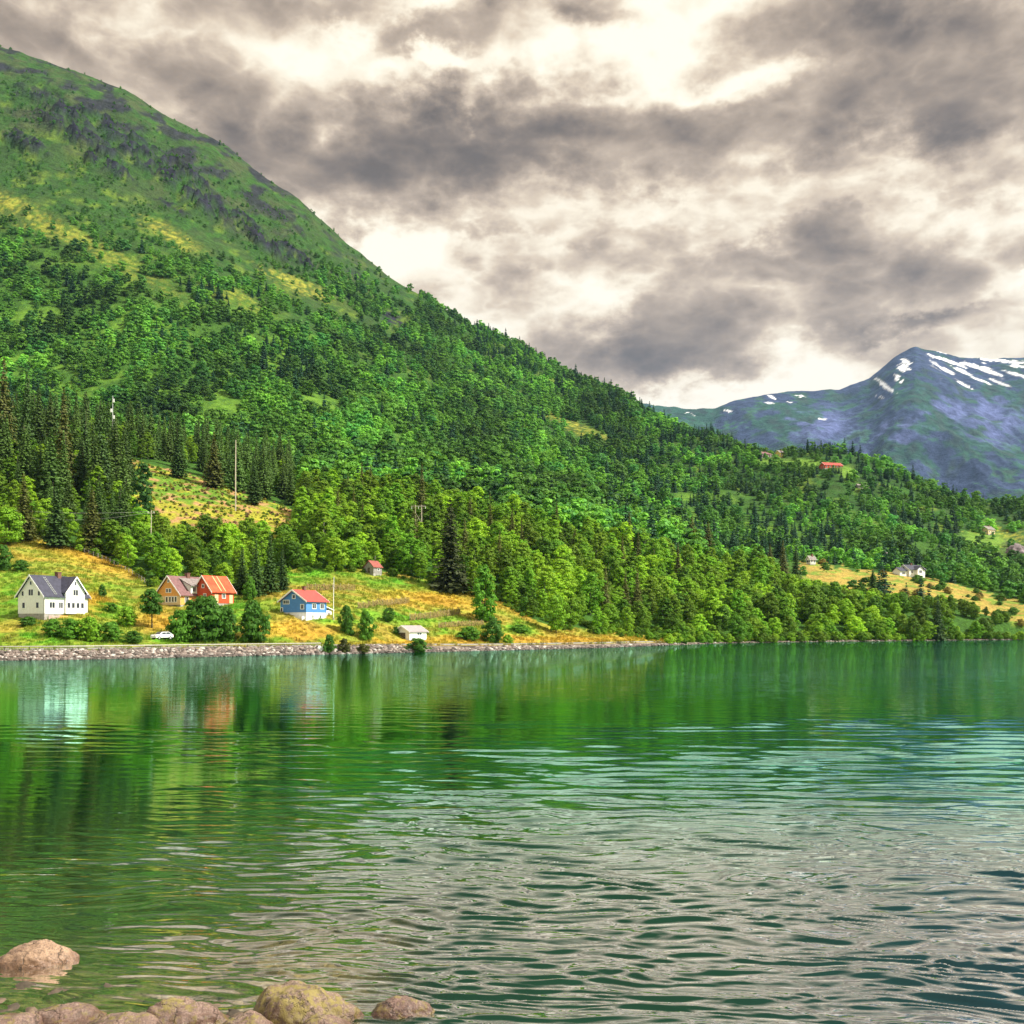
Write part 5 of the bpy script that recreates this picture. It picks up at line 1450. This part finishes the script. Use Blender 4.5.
sp2 = sr.uniform(668, 1080, n2_); y2_ = np.interp(sp2, PX, Ysh) - .4 + 2.6 * sr.random(n2_); x2_ = (sp2 - 512) / F * y2_
px_all = np.concatenate([xs_[kp], x2_]); py_all = np.concatenate([ys_[kp], y2_]); z_all = H(px_all, py_all); s_all = np.concatenate([szs[kp], .15 + .3 * sr.random(n2_) ** 2])
N_ = len(px_all)
g_ = sr.random(N_)[:, None]
tn = np.array((.055, .045, .04)) * (1 - g_) + np.array((.25, .19, .165)) * g_
tn = np.where(sr.random(N_)[:, None] < .12, np.array((.40, .36, .33)), tn)
wet = (z_all < .18)[:, None]; tn = np.where(wet, tn * .55, tn)
scl = np.stack([s_all * sr.uniform(.8, 1.5, N_), s_all * sr.uniform(.8, 1.3, N_), s_all * sr.uniform(.7, 1.1, N_)], 1)
o = scatter('riprap_stones', np.stack([px_all, py_all, z_all + s_all * .1], 1), scl, sr.random(N_) * 6.28, sr.integers(0, 6, N_), tn, 'bank_stones', 'rough grey and pinkish stones banked along the far shore line')
o['category'] = 'stones'
wb_ = mesh_np('boulder', *ico(4, 71, .3, (.62, .6, .62)), simple('white_stone', (.74, .73, .70), .8, .15, 2), True)
o = link('white_boulder', wb_); o.location = atp(320, 652, float(np.interp(320, PX, Ysh)) + 1.6); o.location.z = float(H(o.location.x, o.location.y)) + .35
tag(o, 'single white boulder on the stone bank below the blue house', 'boulder')
M_out = simple('outcrop_rock', (.20, .16, .17), .9, .45, .35, bump=.8)
for (px_, py_, wp_, hp2, lb) in ((880, 556, 15, 8, 'pale purplish rock outcrop among trees up the slope behind the far villa'), (1016, 553, 18, 10, 'brownish rock outcrop on the pale clearing at the right frame edge')):
    q = gpt(px_, py_); s_ = wp_ * q.y / F / 2
    V, Fc = ico(4, int(px_), .4, (1, .5, hp2 / wp_ * 1.6), 1.8)
    o = link('rock_outcrop', mesh_np('rock_outcrop', V * s_, Fc, M_out)); o.location = q
    tag(o, lb, 'rock')

# ------------------------------------------------------------------ meadow grass and brush on the felled slope
def tuft(seed, n_, ht, sp):
    rg = np.random.default_rng(seed); V = []; Fq = []
    for i in range(n_):
        a = rg.random() * 6.28; r_ = sp * rg.random() ** .5; x_, y_ = r_ * math.cos(a), r_ * math.sin(a); h2_ = ht * rg.uniform(.5, 1.1); t_ = rg.random() * 3.14
        wx, wy = math.cos(t_) * .05, math.sin(t_) * .05; lx, ly = rg.normal() * .25 * ht, rg.normal() * .25 * ht
        b0 = len(V); V += [(x_ - wx, y_ - wy, -.1), (x_ + wx, y_ + wy, -.1), (x_ + lx + wx * .3, y_ + ly + wy * .3, h2_), (x_ + lx - wx * .3, y_ + ly - wy * .3, h2_)]; Fq.append((b0, b0+1, b0+2, b0+3))
    return np.array(V), np.array(Fq)
make_coll('grass_tufts', [mesh_np('grass_tuft', *tuft(i, 26, .55, .5), M_leaf) for i in range(5)])
gx_, gy_, gz_, gpx, gpy = grid_pts(-190, 90, 172, 345, 1.0)
sY = np.interp(gpx, PX, Ysh)
k_ = (gpx > -30) & (gpx < 668) & (gpy > TLine(gpx) - 2) & (gy_ > sY + 3.4) & ~((gy_ > np.interp(gpx, PX, knY[3]) + .7) & (gy_ < np.interp(gpx, PX, knY[4]) - .2))
gn = fbm(gx_ / 5, gy_ / 4, 3, 15) + .3 * sr.normal(size=len(gx_))
k_ &= gn > .02
gx_, gy_, gz_, gpx, gpy = [v[k_] for v in (gx_, gy_, gz_, gpx, gpy)]
# the colour of the ground the tuft grows from
ci_ = np.clip((gpx - PX[0]) / 2.5, 0, len(PX) - 1).round().astype(int); cj_ = np.clip((np.log(gy_) - S[0]) / (S[1] - S[0]), 0, NR - 1).round().astype(int)
gt_ = C[cj_, ci_] * np.array((.95, 1.08, .9)) * sr.uniform(.75, 1.25, len(gx_))[:, None]
gs = sr.uniform(.5, 1.25, len(gx_))
o = scatter('meadow_grass', np.stack([gx_, gy_, gz_], 1), np.stack([gs, gs, gs], 1), sr.random(len(gx_)) * 6.28, sr.integers(0, 5, len(gx_)), gt_, 'grass_tufts', 'uncut yellow and green grass of the shore meadow')
o['category'] = 'grass'
print('tufts', len(gx_))
gx_, gy_, gz_, gpx, gpy = grid_pts(-260, 20, 290, 620, 1.7)
k_ = (clear_cut(gpx, gpy) > .5) & (sr.random(len(gx_)) < .62) & (fbm(gx_ / 10, gy_ / 10, 3, 3) > -.16)
gx_, gy_, gz_ = gx_[k_], gy_[k_], gz_[k_]; n_ = len(gx_)
gs = sr.uniform(.05, .26, n_)
u = sr.random(n_)[:, None]
gt_ = np.where(u < .5, np.array((.15, .25, .02)), np.where(u < .78, np.array((.34, .31, .04)), np.array((.26, .17, .11)))) * sr.uniform(.7, 1.2, n_)[:, None]
idx_ = offk['bush'] + sr.integers(0, 5, n_)
o = scatter('felled_slope_scrub', np.stack([gx_, gy_, gz_ - .1], 1), np.stack([gs * 1.3, gs * 1.3, gs], 1), sr.random(n_) * 6.28, idx_, gt_, 'belt_trees', 'low scrub and brushwood growing over the felled slope')
o['category'] = 'scrub'
gx_, gy_, gz_, gpx, gpy = grid_pts(80, 330, 400, 640, 3.2)
k_ = (right_meadow(gpx, gpy) > .5) & (sr.random(len(gx_)) < .45) & (fbm(gx_ / 18, gy_ / 18, 3, 31) > .06)
gx_, gy_, gz_ = gx_[k_], gy_[k_], gz_[k_]; n_ = len(gx_)
gs = .12 + .8 * sr.random(n_) ** 2.5
gt_ = np.where(sr.random(n_)[:, None] < .6, np.array((.08, .19, .02)), np.array((.26, .21, .05))) * sr.uniform(.7, 1.2, n_)[:, None]
o = scatter('slope_scrub', np.stack([gx_, gy_, gz_ - .1], 1), np.stack([gs * 1.3, gs * 1.3, gs], 1), sr.random(n_) * 6.28, offk['bush'] + sr.integers(0, 5, n_), gt_, 'belt_trees', 'scattered scrub on the ochre slope around the far villa')
o['category'] = 'scrub'

# ------------------------------------------------------------------ rocks at the photographer's feet
def granite(name, a, b_, moss, wetz):
    m_, t, p = mat(name)
    pos = t.new('ShaderNodeTexCoord').outputs['Object']; wp = t.new('ShaderNodeNewGeometry')
    n1_ = t.noise(pos, 3.0, 6, .65); n2_ = t.noise(pos, 38, 4, .7); n3_ = t.noise(pos, 9, 5, .65)
    c = t.mix(t.maprange(n1_, .35, .65), a, b_)
    c = t.mix(t.m('MULTIPLY', t.maprange(n2_, .50, .62), .75), c, (.07, .045, .045))
    c = t.mix(t.m('MULTIPLY', t.maprange(n2_, .46, .36), .6), c, (.36, .28, .23))
    vcr = t.new('ShaderNodeTexVoronoi', feature='DISTANCE_TO_EDGE'); vcr.inputs['Scale'].default_value = 1.5
    t.l.new(t.vm('ADD', pos, t.vm('MULTIPLY', t.noise(pos, 2.2, 5, .6, color=True), (.7, .7, .7))), vcr.inputs['Vector'])
    crk = t.maprange(vcr.outputs['Distance'], .0, .022, 1, 0)
    n4_ = t.noise(t.vm('ADD', pos, (3.1, 7.7, 1.3)), 5.5, 6, .7)
    c = t.mix(t.m('MULTIPLY', t.maprange(n4_, .52, .68), .55), c, (.085, .062, .05))
    c = t.mix(t.m('MULTIPLY', crk, .75), c, (.03, .022, .018))
    if moss: c = t.mix(t.m('MULTIPLY', t.maprange(t.m('ADD', n3_, t.m('MULTIPLY', n1_, .6)), .78 - moss * .2, .95 - moss * .2), .85), c, (.21, .17, .045))
    sp2_ = t.new('ShaderNodeSeparateXYZ'); t.l.new(wp.outputs['Position'], sp2_.inputs[0])
    wetm = t.maprange(t.m('ADD', sp2_.outputs[2], t.m('MULTIPLY', n1_, -.16)), -.02, .22, 1, 0)
    c = t.mix(t.m('MULTIPLY', wetm, .7), c, t.vm('MULTIPLY', c, (.42, .32, .26)))
    t.l.new(c, p.inputs['Base Color'])
    t.l.new(t.m('SUBTRACT', .82, t.m('MULTIPLY', wetm, .5)), p.inputs['Roughness'])
    bb = t.new('ShaderNodeBump'); bb.inputs['Strength'].default_value = .7; bb.inputs['Distance'].default_value = .03
    t.l.new(t.m('SUBTRACT', t.m('ADD', t.m('MULTIPLY', n3_, 1.4), t.m('MULTIPLY', n2_, .6)), t.m('MULTIPLY', crk, .8)), bb.inputs['Height']); t.l.new(bb.outputs[0], p.inputs['Normal'])
    return m_
M_gr1 = granite('tan_granite', (.36, .24, .15), (.25, .155, .10), 0, 0)
M_gr2 = granite('pink_granite', (.22, .14, .11), (.14, .095, .075), .05, 0)
M_gr3 = granite('mossy_granite', (.20, .135, .095), (.13, .09, .065), .36, 0)
M_gr4 = granite('dark_granite', (.17, .10, .08), (.12, .08, .065), .1, 0)
def rock(label, px_, toppy, wpx, Yr_, dep, seed, m_, sink=.55, amp=.14, grp=None):
    wd = wpx * Yr_ / F / 2; zt = zz(Yr_, toppy)
    V, Fc = ico(6, seed, amp * 1.6, (1, 1, 1), 1.0)
    rg_ = np.random.default_rng(seed)
    for _ in range(5):                      # split faces
        nv_ = rg_.normal(size=3); nv_[2] = abs(nv_[2]) * .8; nv_ /= np.linalg.norm(nv_); dd_ = rg_.uniform(.68, .95)
        ex = np.maximum(V @ nv_ - dd_, 0); V = V - (ex * .5)[:, None] * nv_
    V = V * (1 + fbm(V[:, 0] * 4 + seed, V[:, 1] * 4 + V[:, 2] * 3, 5, seed) * .07 + fbm(V[:, 0] * 14 + seed, V[:, 1] * 14 + V[:, 2] * 11, 3, seed + 1) * .018)[:, None]
    mx_ = V[:, 2].max(); V = V / np.array((np.abs(V[:, 0]).max(), np.abs(V[:, 1]).max(), mx_))
    hh2 = zt + sink
    V = V * np.array((wd, dep, hh2))
    o = link('shore_rock', mesh_np('shore_rock', V, Fc, m_, True)); o.location = ((px_ - 512) / F * Yr_, Yr_, -sink)
    return tag(o, label, 'rock', 'rocks along the near water edge')
rock('smooth tan boulder standing alone in the shallow water', 36, 941, 88, 17.8, .42, 3, M_gr1, .30, .10)
rock('largest mossy brown boulder at the near water edge', 297, 982, 134, 15.3, .7, 8, M_gr3, .35, .12)
rock('flat dark reddish rock right of the mossy boulder', 400, 995, 84, 15.5, .38, 12, M_gr4, .28, .12)
rock('pink rounded rock between the flat slab and the mossy boulder', 185, 997, 122, 15.2, .6, 15, M_gr2, .35, .13)
rock('low pink rock at the bottom below the tan boulder', 72, 1004, 116, 15.2, .6, 19, M_gr2, .35, .13)
rock('low pinkish slab touching the left end of the near rocks', 6, 1011, 100, 14.9, .7, 23, M_gr2, .35, .12)
rock('flat pale slab wedged between the two pink rocks', 128, 1013, 120, 14.75, .6, 27, M_gr2, .35, .12)
rock('low pinkish slab at the foot of the mossy boulder', 248, 1013, 110, 14.7, .6, 31, M_gr2, .35, .12)
rock('low slab of rough pink stone under the right side of the mossy boulder', 330, 1012, 90, 14.75, .5, 37, M_gr2, .35, .12)
# loose stones on the bank, most of them under the shallow water
make_coll('shore_stones', [mesh_np('shore_stone', *ico(3, 60 + i, .5, (1, .85, .6)), M_stone, True) for i in range(6)])
n_ = 1100
xs_ = sr.uniform(-13, 1.5, n_); ys_ = sr.uniform(13.2, 21.5, n_)
zs_ = np.array([bz[np.clip(np.searchsorted(by, b_), 0, 219), np.clip(np.searchsorted(bx, a), 0, 259)] for a, b_ in zip(xs_, ys_)])
szs = .05 + .22 * sr.random(n_) ** 2.5
g_ = sr.random(n_)[:, None]
tn = np.array((.035, .028, .018)) * (1 - g_) + np.array((.13, .09, .06)) * g_
o = scatter('shore_stones', np.stack([xs_, ys_, zs_ - szs * .3], 1), np.stack([szs * sr.uniform(.9, 1.6, n_), szs, szs], 1), sr.random(n_) * 6.28, sr.integers(0, 6, n_), tn, 'shore_stones', 'brown stones lying in the shallows around the near rocks')
o['category'] = 'stones'
